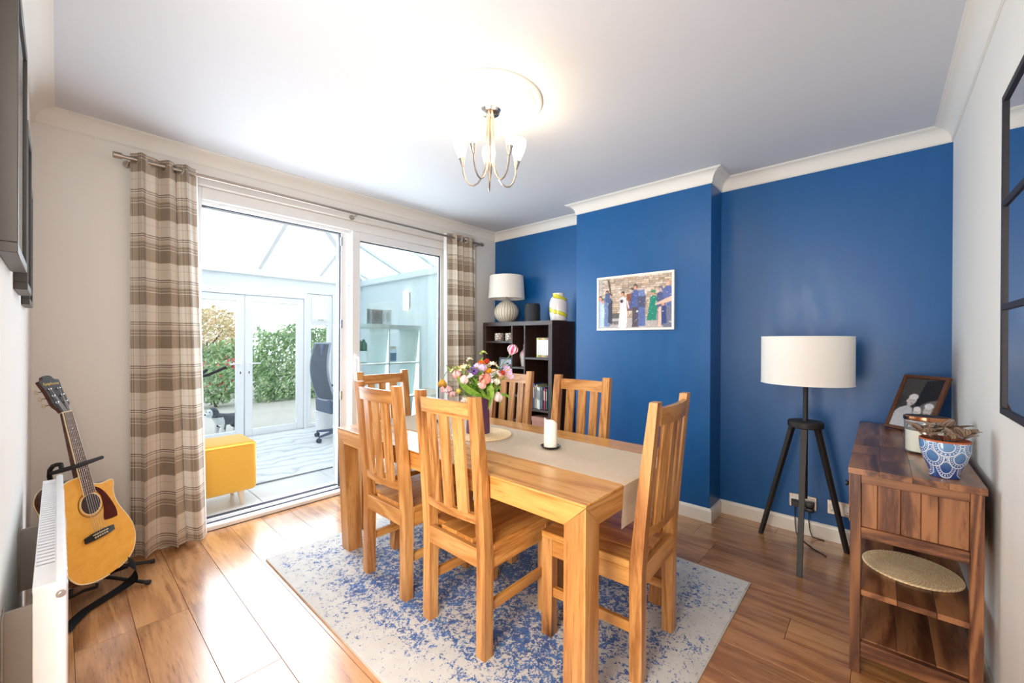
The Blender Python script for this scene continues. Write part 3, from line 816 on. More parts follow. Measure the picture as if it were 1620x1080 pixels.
pool = [mb.bm.verts.new((v.co.x * .62, v.co.y * .62, .088)) for v in rows[-1]]
rows += [inn, pool]
for A, B in zip(rows[:-1], rows[1:]):
    for j in range(nseg): mb.bm.faces.new((A[j], A[(j + 1) % nseg], B[(j + 1) % nseg], B[j]))
mb.bm.faces.new(rows[0][::-1]); mb.bm.faces.new(pool)
mb.build('wax', M_wax, cd)
MB().tube([(0, 0, .087), (.001, 0, .096), (.003, .001, .102)], .0011, 6).build('wick', M_black, cd)
dish('candle_dish', 'small dark metal dish at the patio end of the runner', (1.575, 2.10, TZ + .0052))

# ------------------------------------------------------------------ bookcase
BX0, BX1 = 2.872, 3.225
BC = thing('bookcase', 'tall black-brown cube bookcase in the blue alcove', 'bookcase', (BX0, 2.115, 0))
by = lambda y: y - 2.115
def bpan(name, y0, y1, z0, z1, x0=0.0, x1=BX1 - BX0, mat=None, bev=.001):
    return MB().box2((x0, by(y0), z0), (x1, by(y1), z1), bev).build(name, mat or M_wenge, BC, smooth=False)
bpan('side_panel', 2.115, 2.155, .0, 1.375); bpan('side_panel', 2.937, 2.977, .0, 1.375)
bpan('top_panel', 2.115, 2.977, 1.3755, 1.415, mat=M_wenge_y); bpan('base_panel', 2.1555, 2.9365, .0, .045, mat=M_wenge_y)
bpan('back_panel', 2.1555, 2.9365, .0455, 1.375, BX1 - BX0 - .010, BX1 - BX0)
bpan('divider', 2.423, 2.438, .0455, 1.375, .002, .342); bpan('divider', 2.579, 2.595, .0455, 1.375, .002, .342)
for y0, y1, zs_ in ((2.5955, 2.9365, (1.212, .845, .43)), (2.4385, 2.5785, (.972, .711, .48)), (2.1555, 2.4225, (1.065, .60, .32))):
    for z in zs_: bpan('shelf', y0, y1, z, z + .019, .003, .342, M_wenge_y)
# things on its shelves
M_cup = NT('patterned_cup'); _v = M_cup.coord(); _vo = M_cup.n('ShaderNodeTexVoronoi', feature='DISTANCE_TO_EDGE'); _vo.inputs['Scale'].default_value = 38; M_cup.l(_v, _vo.inputs[0])
M_cup.set(Base_Color=M_cup.ramp(_vo.outputs[0], [(.0, lin((132, 112, 100))), (.10, lin((140, 118, 106))), (.14, lin((232, 224, 216)))]), Roughness=.4); M_cup = M_cup.m
for yy, lb in ((2.832, 'white patterned candle cup on the upper shelf, next to the curtain end'), (2.690, 'white patterned candle cup on the upper shelf, half behind the divider')):
    t = thing('candle_cup', lb, 'cup', (2.960, yy, 1.2312), 0, 'patterned cups on the bookcase')
    MB().lathe([(0, 0), (.042, 0), (.046, .005), (.046, .078), (.042, .078), (.041, .07), (.041, .05), (0, .05)], 28).build('cup_body', M_cup, t)
    MB().tube([(0, 0, .049), (0, 0, .06)], .0012, 6).build('wick', M_black, t)
# framed snapshot
t = thing('photo_frame', 'small grey photo frame half hidden behind the tulip, inside the bookcase', 'photo frame', (2.975, 2.755, .8645), math.radians(-90))
tilt = Euler((math.radians(-10), 0, 0)).to_matrix()
def frame_mesh(w, h, fw, d, rot=Matrix.Identity(3), cz=None):
    cz = h / 2 if cz is None else cz; mb = MB()
    o, i = (w / 2, h / 2), (w / 2 - fw, h / 2 - fw)
    for a, b in (((-o[0], -o[1]), (o[0], -i[1])), ((-o[0], i[1]), (o[0], o[1])), ((-o[0], -i[1]), (-i[0], i[1])), ((i[0], -i[1]), (o[0], i[1]))):
        mb.box2((a[0], -d / 2, a[1] + cz), (b[0], d / 2, b[1] + cz), .0012)
    mb.xf(rot.to_4x4()); return mb
M_greyfr = plain('grey_blue_frame', (96, 106, 124), .45)
M_prn = painted('photo_print', .3)
frame_mesh(.235, .205, .018, .014, tilt).build('frame', M_greyfr, t)
p = Paint(60, 50, (196, 208, 224), 3); p.rect(0, .55, 1, 1, (120, 134, 150)); p.ell(.3, .45, .14, .18, (96, 92, 88)); p.ell(.32, .75, .2, .3, (70, 82, 120)); p.ell(.68, .5, .12, .16, (202, 170, 150)); p.ell(.7, .85, .2, .28, (214, 206, 202)); p.ell(.68, .40, .13, .12, (88, 66, 52)); p.ell(.3, .42, .1, .13, (212, 178, 158)); p.grain(.14)
o = print_sheet('photo_print', p.a, .20, .17, M_prn, t); o.location = tilt @ Vector((0, -.001, .1025)); o.rotation_euler = (math.radians(-10), 0, 0)
MB().box((0, .05, .075), (.03, .004, .16), Euler((math.radians(22), 0, 0)).to_matrix()).build('easel_back', M_black, t)
# pink bottle
t = thing('bottle_vase', 'pale pink glazed bottle vase in the narrow middle column', 'vase', (2.985, 2.514, .9912))
M_pinkv = NT('pink_glaze'); _z = M_pinkv.n('ShaderNodeSeparateXYZ'); M_pinkv.l(M_pinkv.coord(), _z.inputs[0])
M_pinkv.set(Base_Color=M_pinkv.ramp(M_pinkv.math('MULTIPLY', _z.outputs[2], 4.6), [(0, lin((222, 216, 200))), (.42, lin((208, 192, 184))), (.62, lin((202, 160, 162))), (1, lin((198, 150, 156)))]), Roughness=.3); M_pinkv = M_pinkv.m
MB().lathe([(0, 0), (.034, 0), (.040, .01), (.046, .07), (.054, .105), (.046, .135), (.022, .155), (.017, .185), (.022, .208), (.016, .207), (.012, .18), (0, .17)], 28).build('bottle_body', M_pinkv, t)
# magazines
r = random.Random(5)
M_paper = plain('paper_edges', (232, 226, 212), .8)
bandc = [(236, 214, 60), (90, 150, 60), (222, 120, 50), (236, 190, 60), (120, 170, 90), (180, 60, 60)]
gm = 'white magazines on the upper right shelf'
for i in range(6):
    y = 2.345 - i * .0226
    t = thing('magazine', 'slim white magazine, %s of six on the upper shelf' % ('first beside the gap', 'second from the gap', 'third from the gap', 'fourth from the gap', 'fifth from the gap', 'last, against the side panel')[i], 'magazine', (2.945, y, 1.0845), 0, gm)
    MB().box2((0, -.0208, 0), (.21, 0, .178), .0015).build('cover', plain('magazine_white_%d' % i, (238, 236, 232), .4), t, smooth=False)
    MB().box2((-.0004, -.0204, .160), (.001, -.0004, .176)).box2((-.0004, -.0204, .003), (.001, -.0004, .020)).build('spine_band', plain('magazine_band_%d' % i, bandc[i], .4), t, smooth=False, label='coloured band on the spine')
# books
BW = .80
books = [((196, 66, 48), .19, .020, 'red paperback'), ((46, 92, 160), .222, .022, 'tall blue hardback'), ((214, 178, 120), .205, .014, 'thin tan paperback'), ((190, 178, 150), .216, .018, 'beige paperback'),
         ((226, 226, 222), .196, .026, 'thick white book'), ((150, 186, 160), .200, .014, 'pale green paperback'), ((222, 232, 236), .192, .022, 'icy white book'), ((176, 196, 206), .196, .016, 'pale blue book'),
         ((44, 58, 150), .194, .022, 'royal blue book'), ((206, 46, 58), .190, .016, 'red and white book'), ((60, 120, 130), .186, .018, 'teal book against the side panel')]
y = 2.385; gm = 'books on the lower right shelf'
for i, (c, hgt, wd, nm) in enumerate(books):
    wd *= BW
    t = thing('book', nm + ' standing on the lower bookcase shelf', 'book', (2.915 + r.uniform(-.012, .02), y, .6192), 0, gm)
    cm = plain('book_cover_%d' % i, c, .45)
    MB().box2((0, -wd, 0), (.150, -wd + .002, hgt)).box2((0, -.0022, 0), (.150, -.0002, hgt)).box2((-.0005, -wd, 0), (.002, -.0002, hgt)).build('cover', cm, t, smooth=False)
    MB().box2((.002, -wd + .002, .003), (.146, -.0022, hgt - .004)).build('pages', M_paper, t, smooth=False)
    lc = (240, 236, 220) if sum(c) < 430 else (60, 60, 70)
    MB().box2((-.0012, -wd * .72, hgt * .42), (-.0004, -wd * .28, hgt * .86)).build('spine_title', plain('spine_title_%d' % i, lc, .5), t, smooth=False)
    y -= wd + .0008
t = thing('storage_box', 'dusty pink box on the bottom bookcase shelf', 'box', (2.90, 2.19, .3392))
MB().box2((0, 0, 0), (.2, .17, .20), .004).build('box_body', plain('dusty_pink_card', (186, 132, 116), .7), t); MB().box2((-.004, -.004, .17), (.204, .174, .208), .003).build('lid', plain('dusty_pink_lid', (196, 142, 126), .7), t)
t = thing('china_pot', 'small blue and white china pot low in the middle column', 'pot', (2.93, 2.507, .4992))
MB().lathe([(0, 0), (.028, 0), (.042, .03), (.044, .05), (.030, .075), (.030, .085), (.026, .085), (.026, .07), (0, .06)], 24).build('pot_body', plain('blue_china', (62, 74, 150), .25, var=.3, scale=50), t)
MB().lathe([(.032, .0855), (.02, .098), (.006, .103), (.008, .112), (0, .115)], 20).build('lid', plain('white_china', (226, 224, 230), .25), t)

# ------------------------------------------------------------------ on top of the bookcase
BT = 1.4152
M_shade = NT('cream_fabric_shade'); _v = M_shade.coord(scale=(1, 1, 1)); M_shade.set(Base_Color=M_shade.mix(M_shade.noise(_v, 300, 2), lin((236, 230, 218)), lin((246, 242, 234))), Roughness=.85, Transmission_Weight=0.0)
M_shade.set(Subsurface_Weight=.0); M_shade.bump(M_shade.noise(_v, 600, 2), .15, .001); M_shade = M_shade.m
t = thing('table_lamp', 'table lamp with cream drum shade and round ribbed ceramic base', 'lamp', (3.045, 2.815, BT))
M_ribc = NT('ribbed_ceramic'); _v = M_ribc.coord(); _s = M_ribc.n('ShaderNodeSeparateXYZ'); M_ribc.l(_v, _s.inputs[0])
_an = M_ribc.math('ARCTAN2', _s.outputs[1], _s.outputs[0])
_rb = M_ribc.math('MULTIPLY_ADD', M_ribc.math('SINE', M_ribc.math('MULTIPLY_ADD', _an, 26, M_ribc.math('MULTIPLY', M_ribc.noise(_v, 14, 2), 4))), .5, .5)
M_ribc.set(Base_Color=M_ribc.ramp(_rb, [(0, lin((186, 168, 144))), (.6, lin((232, 224, 208)))]), Roughness=.5); M_ribc.bump(_rb, .4, .003); M_ribc = M_ribc.m
MB().lathe([(0, 0), (.062, 0), (.068, .006), (.105, .04), (.126, .09), (.125, .13), (.104, .17), (.066, .205), (.036, .225), (.022, .24), (0, .242)], 36).build('base', M_ribc, t)
MB().lathe([(.011, .242), (.011, .262), (.016, .264), (.016, .30), (0, .30)], 14).build('lamp_holder', M_chrome, t)
def drum(r0, r1, z0, z1, seg=44):
    return MB().lathe([(r0, z0), (r1, z1), (r1 - .003, z1), (r0 - .003, z0)], seg, close=True)
drum(.186, .172, .243, .472).build('shade', M_shade, t)
sp_ = MB()
for q in range(3):
    a = q * 2 * PI / 3; sp_.tube([(.014 * math.cos(a), .014 * math.sin(a), .296), (.18 * math.cos(a), .18 * math.sin(a), .262)], .0018, 6)
sp_.build('shade_ring', M_chrome, t)
MB().lathe([(0, .30), (.012, .302), (.024, .325), (.028, .345), (.02, .368), (0, .376)], 16).build('bulb', plain('opal_bulb', (250, 248, 240), .2), t)
t = thing('speaker_cylinder', 'black cylindrical speaker on top of the bookcase', 'speaker', (3.045, 2.477, BT))
MB().lathe([(0, 0), (.070, 0), (.075, .004), (.075, .150), (.072, .156)], 36).build('fabric_sleeve', plain('black_speaker_cloth', (34, 34, 37), .6, var=.2, scale=300, bump=.3), t)
MB().lathe([(.073, .1562), (.073, .166), (.069, .172), (0, .172)], 36).build('top_cap', M_black, t)
t = thing('marbled_vase', 'white glass vase swirled with yellow on top of the bookcase', 'vase', (3.045, 2.172, BT))
M_marb = NT('yellow_swirled_glass'); _v = M_marb.coord(); _s = M_marb.n('ShaderNodeSeparateXYZ'); M_marb.l(_v, _s.inputs[0])
_a = M_marb.math('ARCTAN2', _s.outputs[1], _s.outputs[0]); _w = M_marb.noise(_v, 20, 4)
_b = M_marb.math('SINE', M_marb.math('ADD', M_marb.math('MULTIPLY_ADD', _s.outputs[2], 44, M_marb.math('MULTIPLY', _a, 1.0)), M_marb.math('MULTIPLY', _w, 1.8)))
M_marb.set(Base_Color=M_marb.ramp(_b, [(.0, lin((228, 226, 226))), (.66, lin((240, 238, 236))), (.74, lin((150, 150, 60))), (.82, lin((206, 204, 30))), (.97, lin((228, 224, 60)))]), Roughness=.25, Coat_Weight=.4)
_nz = M_marb.noise(_v, 60, 3); M_marb = M_marb.m
MB().lathe([(0, 0), (.062, 0), (.072, .006), (.080, .05), (.084, .12), (.082, .17), (.072, .205), (.054, .222), (.052, .235), (.054, .252), (.049, .252), (.047, .235), (.066, .2), (.07, .1), (0, .01)], 40).build('vase_body', M_marb, t)
# ------------------------------------------------------------------ flowers in the vase
M_stem = plain('flower_stem', (104, 148, 60), .6, var=.2)
M_leaf = NT('tulip_leaf'); _n = M_leaf.noise(M_leaf.coord(rnd=3), 40, 3); M_leaf.set(Base_Color=M_leaf.ramp(_n, [(.3, lin((96, 146, 44))), (.7, lin((160, 200, 84)))]), Roughness=.45); M_leaf = M_leaf.m
PET = dict(pm=((214, 70, 130), (250, 232, 240)), br=((226, 176, 54), (112, 62, 30)), pp=((248, 214, 216), (236, 178, 186)), pw=((246, 214, 214), (236, 168, 178)), wp=((252, 244, 240), (244, 214, 214)),
           cy=((252, 246, 218), (250, 232, 160)), pu=((110, 66, 158), (150, 104, 190)), bl=((92, 88, 176), (140, 130, 206)), li=((220, 190, 226), (236, 214, 238)), ye=((250, 206, 44), (240, 178, 24)),
           cw=((252, 248, 232), (242, 232, 196)), gr=((128, 144, 142), (164, 176, 168)), re=((216, 66, 44), (230, 96, 64)), lp=((232, 204, 232), (206, 166, 214)), sa=((248, 178, 160), (240, 146, 132)), ro=((246, 180, 180), (250, 214, 208)),
           cr=((236, 242, 214), (252, 250, 236)), wh=((252, 248, 248), (240, 226, 232)), gn=((190, 212, 120), (166, 196, 96)), yb=((246, 230, 120), (240, 214, 90)))
PET['or'] = ((248, 158, 52), (238, 130, 36))
petm = {}
def petal_mat(k):
    if k in petm: return petm[k]
    a, b = PET[k]; t = NT('petal_' + {'pm': 'magenta', 'br': 'amber'}.get(k, 'tone_%d' % len(petm)))
    v = t.coord('UV'); sp = t.n('ShaderNodeSeparateXYZ'); t.l(v, sp.inputs[0])
    f = t.math('ADD', sp.outputs[1] if k in ('br',) else t.math('ABSOLUTE', t.math('MULTIPLY_ADD', sp.outputs[0], 2, -1)), t.math('MULTIPLY', t.math('SUBTRACT', t.noise(t.coord(), 90, 3), .5), .5))
    t.set(Base_Color=t.ramp(f, [(.25, lin(a)), (.8, lin(b))]), Roughness=.55, Subsurface_Weight=.0, Sheen_Weight=.1); petm[k] = t.m; return t.m
M_pollen = plain('pollen', (236, 196, 60), .8, var=.2)
M_darkc = plain('dark_flower_centre', (52, 44, 58), .8)
def petal(mb, m, L, Wd, cup, out, bend=0.0):
    """one petal: grid bent upwards from the base"""
    def f(u, v):
        w = Wd * math.sin(PI * (.12 + .82 * v)) ** .8 * (u - .5) * (1 if v < .98 else .3)
        r = out * math.sin(v * PI * cup) ; z = v * L
        return m @ Vector((r - bend * v * v, w, z - abs(u - .5) * 0))
    mb.grid(f, 2, 4, lambda u, v: (u, v))
def flower_head(kind, k, s):
    mb = MB()
    if kind.startswith('tulip'):
        for q in range(6):
            rot = Matrix.Rotation(q * PI / 3 + (.0 if q % 2 else .1), 4, 'Z')
            petal(mb, rot, s * (1.05 if q % 2 else .98), s * .62, .86, s * (.44 if kind != 'tulip_side' else .62))
    elif kind == 'anem':
        for q in range(8):
            rot = Matrix.Rotation(q * PI / 4, 4, 'Z') @ Matrix.Rotation(math.radians(72 - 8 * (q % 2)), 4, 'Y')
            petal(mb, rot, s * .56, s * .36, .6, s * .05)
    elif kind == 'ranun':
        for ring, (n, L, ang) in enumerate(((7, .52, 62), (6, .48, 40), (5, .42, 20), (3, .34, 6))):
            for q in range(n):
                rot = Matrix.Rotation(q * 2 * PI / n + ring * .5, 4, 'Z') @ Matrix.Rotation(math.radians(ang), 4, 'Y')
                petal(mb, rot, s * L, s * .40, .9, s * .16)
    elif kind == 'cluster':
        r = random.Random(int(s * 1e5))
        for c in range(6):
            d = Vector((math.cos(c * 1.05) * .30, math.sin(c * 1.05) * .30, .25 + .12 * (c % 3))) * s if c else Vector((0, 0, s * .5))
            base = Matrix.Translation(d) @ look((d.x, d.y, s * .35)).to_4x4()
            for q in range(5):
                rot = base @ Matrix.Rotation(q * 2 * PI / 5, 4, 'Z') @ Matrix.Rotation(math.radians(58), 4, 'Y')
                petal(mb, rot, s * .25, s * .2, .6, s * .03)
    elif kind == 'thistle':
        for q in range(12):
            rot = Matrix.Rotation(q * 2 * PI / 12, 4, 'Z') @ Matrix.Rotation(math.radians(60 - 18 * (q % 3)), 4, 'Y')
            petal(mb, rot, s * .6, s * .12, .5, s * .04)
        mb.ball((0, 0, s * .22), s * .26, 8, 6, (1, 1, 1.2))
    return mb
FLOWERS = [
    ('tulip_up', 'pm', 'tall pink and white tulip rising highest above the bouquet', (1.673, 1.501, 1.185), 0.053),
    ('tulip_down', 'br', 'brown and yellow tulip drooping off the window side of the bouquet', (1.428, 1.803, 0.992), 0.050),
    ('cluster', 'pp', 'pale pink blossom cluster hanging low beside the drooping brown tulip', (1.416, 1.743, 0.955), 0.045),
    ('tulip_up', 'pw', 'slim pink and cream tulip bud at the window side of the bouquet', (1.437, 1.689, 1.050), 0.045),
    ('tulip_down', 'wp', 'white tulip tinged pink, tipping down over the broad green leaf', (1.436, 1.630, 1.030), 0.044),
    ('cluster', 'cy', 'cream narcissus cluster at the window edge of the bouquet', (1.515, 1.752, 1.087), 0.040),
    ('cluster', 'cy', 'cream narcissus cluster just inside the one at the window edge', (1.517, 1.705, 1.089), 0.036),
    ('cluster', 'cy', 'cream narcissus cluster low beside the slim pink bud', (1.465, 1.732, 1.074), 0.032),
    ('ranun', 'or', 'small golden orange flower among the cream narcissi', (1.473, 1.694, 1.051), 0.028),
    ('anem', 'pu', 'deep purple anemone in the middle of the bouquet', (1.490, 1.616, 1.086), 0.041),
    ('anem', 'bl', 'small violet-blue flower behind the purple anemone', (1.558, 1.674, 1.101), 0.029),
    ('tulip_up', 'li', 'pale lilac tulip beside the purple anemone', (1.532, 1.628, 1.092), 0.039),
    ('tulip_up', 'li', 'lilac tulip in the centre, under the orange flower', (1.530, 1.586, 1.087), 0.042),
    ('ranun', 'or', 'orange ranunculus at the top centre of the bouquet', (1.559, 1.629, 1.122), 0.041),
    ('ranun', 're', 'red ranunculus at the top beside the orange one', (1.594, 1.619, 1.131), 0.032),
    ('ranun', 'ye', 'bright yellow ranunculus in the middle of the bouquet', (1.550, 1.563, 1.082), 0.042),
    ('cluster', 'cw', 'cream white blossom cluster above the yellow ranunculus', (1.623, 1.602, 1.105), 0.036),
    ('thistle', 'gr', 'grey-blue sea holly head below the yellow ranunculus', (1.544, 1.525, 1.058), 0.027),
    ('ranun', 're', 'small red ranunculus towards the bookcase side', (1.626, 1.524, 1.068), 0.030),
    ('anem', 'lp', 'lilac pink open flower at the bookcase side', (1.675, 1.529, 1.088), 0.043),
    ('anem', 'lp', 'flat pale lilac flower at the far bookcase side of the bouquet', (1.639, 1.479, 1.057), 0.035),
    ('tulip_side', 'sa', 'salmon pink tulip opening towards the room', (1.496, 1.534, 1.034), 0.047),
    ('tulip_down', 'ro', 'rose pink tulip head bowed down over the vase', (1.480, 1.537, 1.003), 0.037),
    ('tulip_up', 'cr', 'cream green tulip near the bookcase side leaves', (1.567, 1.515, 1.016), 0.034),
    ('tulip_down', 'wp', 'large white and blush tulip bowing over the vase rim', (1.563, 1.504, 0.937), 0.048),
    ('anem', 'wh', 'white daisy low over the chair back', (1.484, 1.681, 0.919), 0.039),
    ('anem', 'wh', 'second white daisy, tucked against the vase rim', (1.490, 1.646, 0.921), 0.035),
    ('cluster', 'gn', 'tiny green hellebore sprig standing up at the top', (1.588, 1.641, 1.171), 0.022),
    ('cluster', 'cw', 'thin sprig of white buds above the narcissi', (1.543, 1.706, 1.133), 0.020),
    ('tulip_up', 'yb', 'small pale yellow bud low at the window side', (1.476, 1.720, 0.957), 0.025),
    ('thistle', 'gr', 'grey-green seed head near the yellow ranunculus', (1.592, 1.592, 1.064), 0.021),
    ('cluster', 'pp', 'small pink blossom cluster below the red ranunculus', (1.630, 1.550, 1.061), 0.028),
]
fname = {'tulip_up': 'tulip', 'tulip_down': 'tulip', 'tulip_side': 'tulip', 'anem': 'anemone', 'ranun': 'ranunculus', 'cluster': 'blossom_sprig', 'thistle': 'sea_holly'}
FILL = ['beside the purple anemone', 'under the orange ranunculus', 'near the lilac tulips', 'behind the yellow ranunculus', 'over the broad bright leaf', 'beneath the white tipping tulip', 'at the heart of the bouquet', 'in front of the salmon tulip', 'by the cream green tulip', 'below the sea holly', 'low above the vase rim', 'among the cream narcissi']
for q in range(12):
    a_ = q * 2.39; r_ = .05 + .02 * (q % 3)
    FLOWERS.append(('cluster', 'wh' if q % 3 else 'cw', 'tiny white filler blossom ' + FILL[q], (1.525 + r_ * math.cos(a_), 1.61 + r_ * math.sin(a_), 1.005 + .012 * (q % 6)), .022))
rgl = random.Random(21)
neckz = MATZ + .20
for i, (kind, k, lb, P, s) in enumerate(FLOWERS):
    s *= {'cluster': 2.1, 'anem': 1.35, 'ranun': 1.15}.get(kind, 1.08)
    a = i * 2.4; rr = .004 + .024 * ((i * 7) % 11) / 11
    root = Vector((VX + rr * .8 * math.cos(a), VY + rr * .8 * math.sin(a), MATZ + .03 + .02 * (i % 3)))
    rim = Vector((VX + rr * math.cos(a) * 1.1, VY + rr * math.sin(a) * 1.1, neckz))
    P = Vector(P)
    outw = Vector((P.x - VX, P.y - VY, 0))
    # stay clear of the vase wall
    if kind == 'tulip_down': hd = Vector((outw.x * .3, outw.y * .3, -1)).normalized()
    elif kind in ('anem', 'ranun', 'tulip_side', 'thistle'): hd = (Vector((-.45, -.45, .62)) + outw * 2.0).normalized()
    elif 'hanging' in lb: hd = Vector((outw.x, outw.y, -.3)).normalized()
    else: hd = (Vector((0, 0, 1)) + outw * 2.2).normalized()
    # base of the head is where the stem ends; the listed point is the head's centre
    B = P - hd * s * .5
    if kind == 'tulip_down' or 'hanging' in lb:
        top = B + Vector((-outw.x * .15, -outw.y * .15, .045)); midp = rim.lerp(top, .55) + Vector((0, 0, .05))
        ctl = [root, rim, midp, top, B]
    else:
        midp = rim.lerp(B, .5) + Vector((0, 0, .012)); ctl = [root, rim, midp, B]
    # smooth path
    path = []
    n = len(ctl)
    for j in range(n - 1):
        p0, p1, p2, p3 = ctl[max(j - 1, 0)], ctl[j], ctl[j + 1], ctl[min(j + 2, n - 1)]
        for q in range(4):
            t_ = q / 4
            path.append(.5 * ((2 * p1) + (p2 - p0) * t_ + (2 * p0 - 5 * p1 + 4 * p2 - p3) * t_ * t_ + (3 * p1 - p0 - 3 * p2 + p3) * t_ ** 3))
    path.append(ctl[-1])
    t = thing(fname[kind], lb, 'flower', root, 0, 'flowers in the purple vase')
    MB().tube([p - root for p in path], .0022 if kind.startswith('tulip') else .0015, 6).build('stem', M_stem, t)
    h = flower_head(kind, k, s).xf(Matrix.Translation(B - root) @ look(hd).to_4x4()).build('petals', petal_mat(k), t, normals=False)
    if kind == 'anem':
        MB().ball(B - root + hd * s * .06, s * .11, 8, 6).build('flower_centre', M_darkc if k in ('pu', 'bl') else M_pollen, t)
    # narrow stem leaves
    lf = MB()
    for q in range(7):
        b0 = path[4 + q] - root if len(path) > 10 else path[-2] - root
        d = Vector((rgl.uniform(-1, 1), rgl.uniform(-1, 1), rgl.uniform(.1, .9))).normalized(); L = rgl.uniform(.04, .085); w = rgl.uniform(.008, .016)
        sd = d.cross(Vector((0, 0, 1))).normalized()
        lf.grid(lambda u, v: b0 + d * (L * v) + sd * (w * (u - .5) * math.sin(PI * (.1 + .88 * v))) + Vector((0, 0, -.02 * v * v)), 1, 4)
    lf.build('leaf', M_leaf, t, normals=False)
LEAVES = [
    ([(1.50, 1.69, 0.99), (1.457, 1.742, 1.056), (1.442, 1.759, 1.077), (1.429, 1.773, 1.104)], .012, 'slender pointed leaf sticking out at the window side'),
    ([(1.53, 1.60, .93), (1.465, 1.644, 0.979), (1.441, 1.669, 1.023), (1.432, 1.68, 1.048)], .034, 'broad bright green leaf at the window side'),
    ([(1.55, 1.56, .93), (1.505, 1.509, 0.996), (1.514, 1.499, 0.956), (1.499, 1.516, 0.872)], .030, 'long tulip leaf hanging down in front of the vase'),
    ([(1.571, 1.545, 0.935), (1.596, 1.512, 0.946), (1.615, 1.491, 0.942), (1.632, 1.474, 0.920)], .018, 'leaf reaching out level towards the bookcase'),
    ([(1.578, 1.55, 0.95), (1.592, 1.532, 0.990), (1.601, 1.522, 0.965)], .022, 'rounded pale leaf above the level leaf'),
    ([(1.573, 1.545, 0.93), (1.582, 1.513, 0.912), (1.589, 1.505, 0.890)], .012, 'small leaf curling under the large white tulip'),
    ([(1.55, 1.62, .93), (1.508, 1.655, 0.984), (1.489, 1.676, 1.033), (1.484, 1.682, 1.061)], .016, 'upright leaf behind the white tipping tulip'),
    ([(1.55, 1.56, .93), (1.526, 1.516, 0.997), (1.524, 1.518, 1.021)], .018, 'short upright leaf at the front of the bouquet'),
    ([(1.55, 1.59, .93), (1.51, 1.607, 1.009), (1.492, 1.628, 1.036)], .018, 'dark leaf under the purple anemone'),
    ([(1.585, 1.575, .95), (1.592, 1.562, 1.034), (1.606, 1.546, 1.046)], .014, 'thin leaf below the small red ranunculus'),
]
for pts, w, lb in LEAVES:
    p0 = Vector((VX, VY, neckz - .10)); pts = [Vector(p) for p in pts]
    c = [p0, Vector((VX + (pts[0].x - VX) * .45, VY + (pts[0].y - VY) * .45, neckz))] + pts
    t = thing('tulip_leaf', lb, 'leaf', p0, 0, 'loose leaves in the purple vase')
    P = []
    n = len(c)
    for j in range(n - 1):
        a, b, d, e_ = c[max(j - 1, 0)], c[j], c[j + 1], c[min(j + 2, n - 1)]
        for q in range(4):
            t_ = q / 4; P.append(.5 * ((2 * b) + (d - a) * t_ + (2 * a - 5 * b + 4 * d - e_) * t_ * t_ + (3 * b - a - 3 * d + e_) * t_ ** 3))
    P.append(c[-1])
    view = Vector((-.7, -.68, .15))
    mb = MB(); nP = len(P)
    def lf_(u, v):
        x = v * (nP - 1); j = min(int(x), nP - 2); q = P[j].lerp(P[j + 1], x - j); tg = (P[j + 1] - P[j]).normalized()
        sd = tg.cross(view).normalized(); ww = w * (math.sin(PI * min(1, .05 + .95 * v) ** 1.1) ** .7 if v < .999 else .02) * (.35 + .65 * min(1, v * 1.8))
        return q - p0 + sd * (ww * (u - .5)) + view * (abs(u - .5) * w * .35)
    mb.grid(lf_, 4, 16).build('blade', M_leaf, t, normals=False)

# ------------------------------------------------------------------ wedding picture on the chimney breast
t = thing('wedding_picture', 'white framed wedding confetti photograph on the blue chimney breast', 'picture', (Xc - .0105, 1.417, 1.3215), math.radians(-90))
frame_mesh(.630, .4315, .017, .020).build('frame', plain('white_picture_frame', (246, 240, 232), .4), t)
p = Paint(190, 126, (150, 130, 114), 9)
rg = p.rg
for row in range(22):                                              # stone wall
    y0 = row / 22 * .86; x = -rg.rand() * .1
    while x < 1:
        w = rg.uniform(.04, .11); c = np.array([206, 186, 166]) + rg.uniform(-38, 34) + np.array([8, 0, -8]) * rg.uniform(-1, 1)
        p.rect(x, y0, x + w - .006, y0 + .033, c); x += w
p.rect(0, .80, 1, 1, (190, 182, 180)); p.rect(.15, .70, .32, .80, (96, 92, 90)); p.rect(.15, .86, .30, .92, (110, 104, 104))
p.rect(.41, .33, .53, .66, (146, 84, 56)); p.ell(.49, .24, .035, .028, (92, 84, 76)); p.rect(.0, .02, .05, .9, (196, 196, 206), .6); p.poly([(.13, .02), (.17, .05), (.19, .3), (.17, .3)], (96, 82, 74))
def fig(x, top, w, c, skin=(222, 156, 130), hair=(84, 62, 50), leg=None, h=1.0, bot=1.0):
    hh_ = .058; p.poly([(x - .010, top + .08), (x + .010, top + .08), (x + .012, top + .125), (x - .012, top + .125)], skin); p.ell(x, top + hh_ * .75, .026, hh_ * .85, hair); p.ell(x - .004, top + hh_ * 1.12, .020, hh_ * .72, skin)
    p.poly([(x - w * .5, top + .15), (x - w * .18, top + .10), (x + w * .18, top + .10), (x + w * .5, top + .15), (x + w * .42, .62), (x - w * .42, .62)], c)
    lc = leg or c; p.poly([(x - w * .40, .60), (x + w * .40, .60), (x + w * .46, bot), (x - w * .46, bot)], lc)
fig(.03, .34, .09, (178, 204, 236), bot=.98); fig(.07, .40, .08, (196, 214, 240), bot=.98); fig(.13, .24, .10, (104, 132, 176), (224, 158, 132), bot=.96); fig(.175, .30, .07, (60, 62, 84), bot=.9)
p.poly([(.10, .30), (.16, .28), (.19, .5), (.10, .46)], (72, 92, 134))
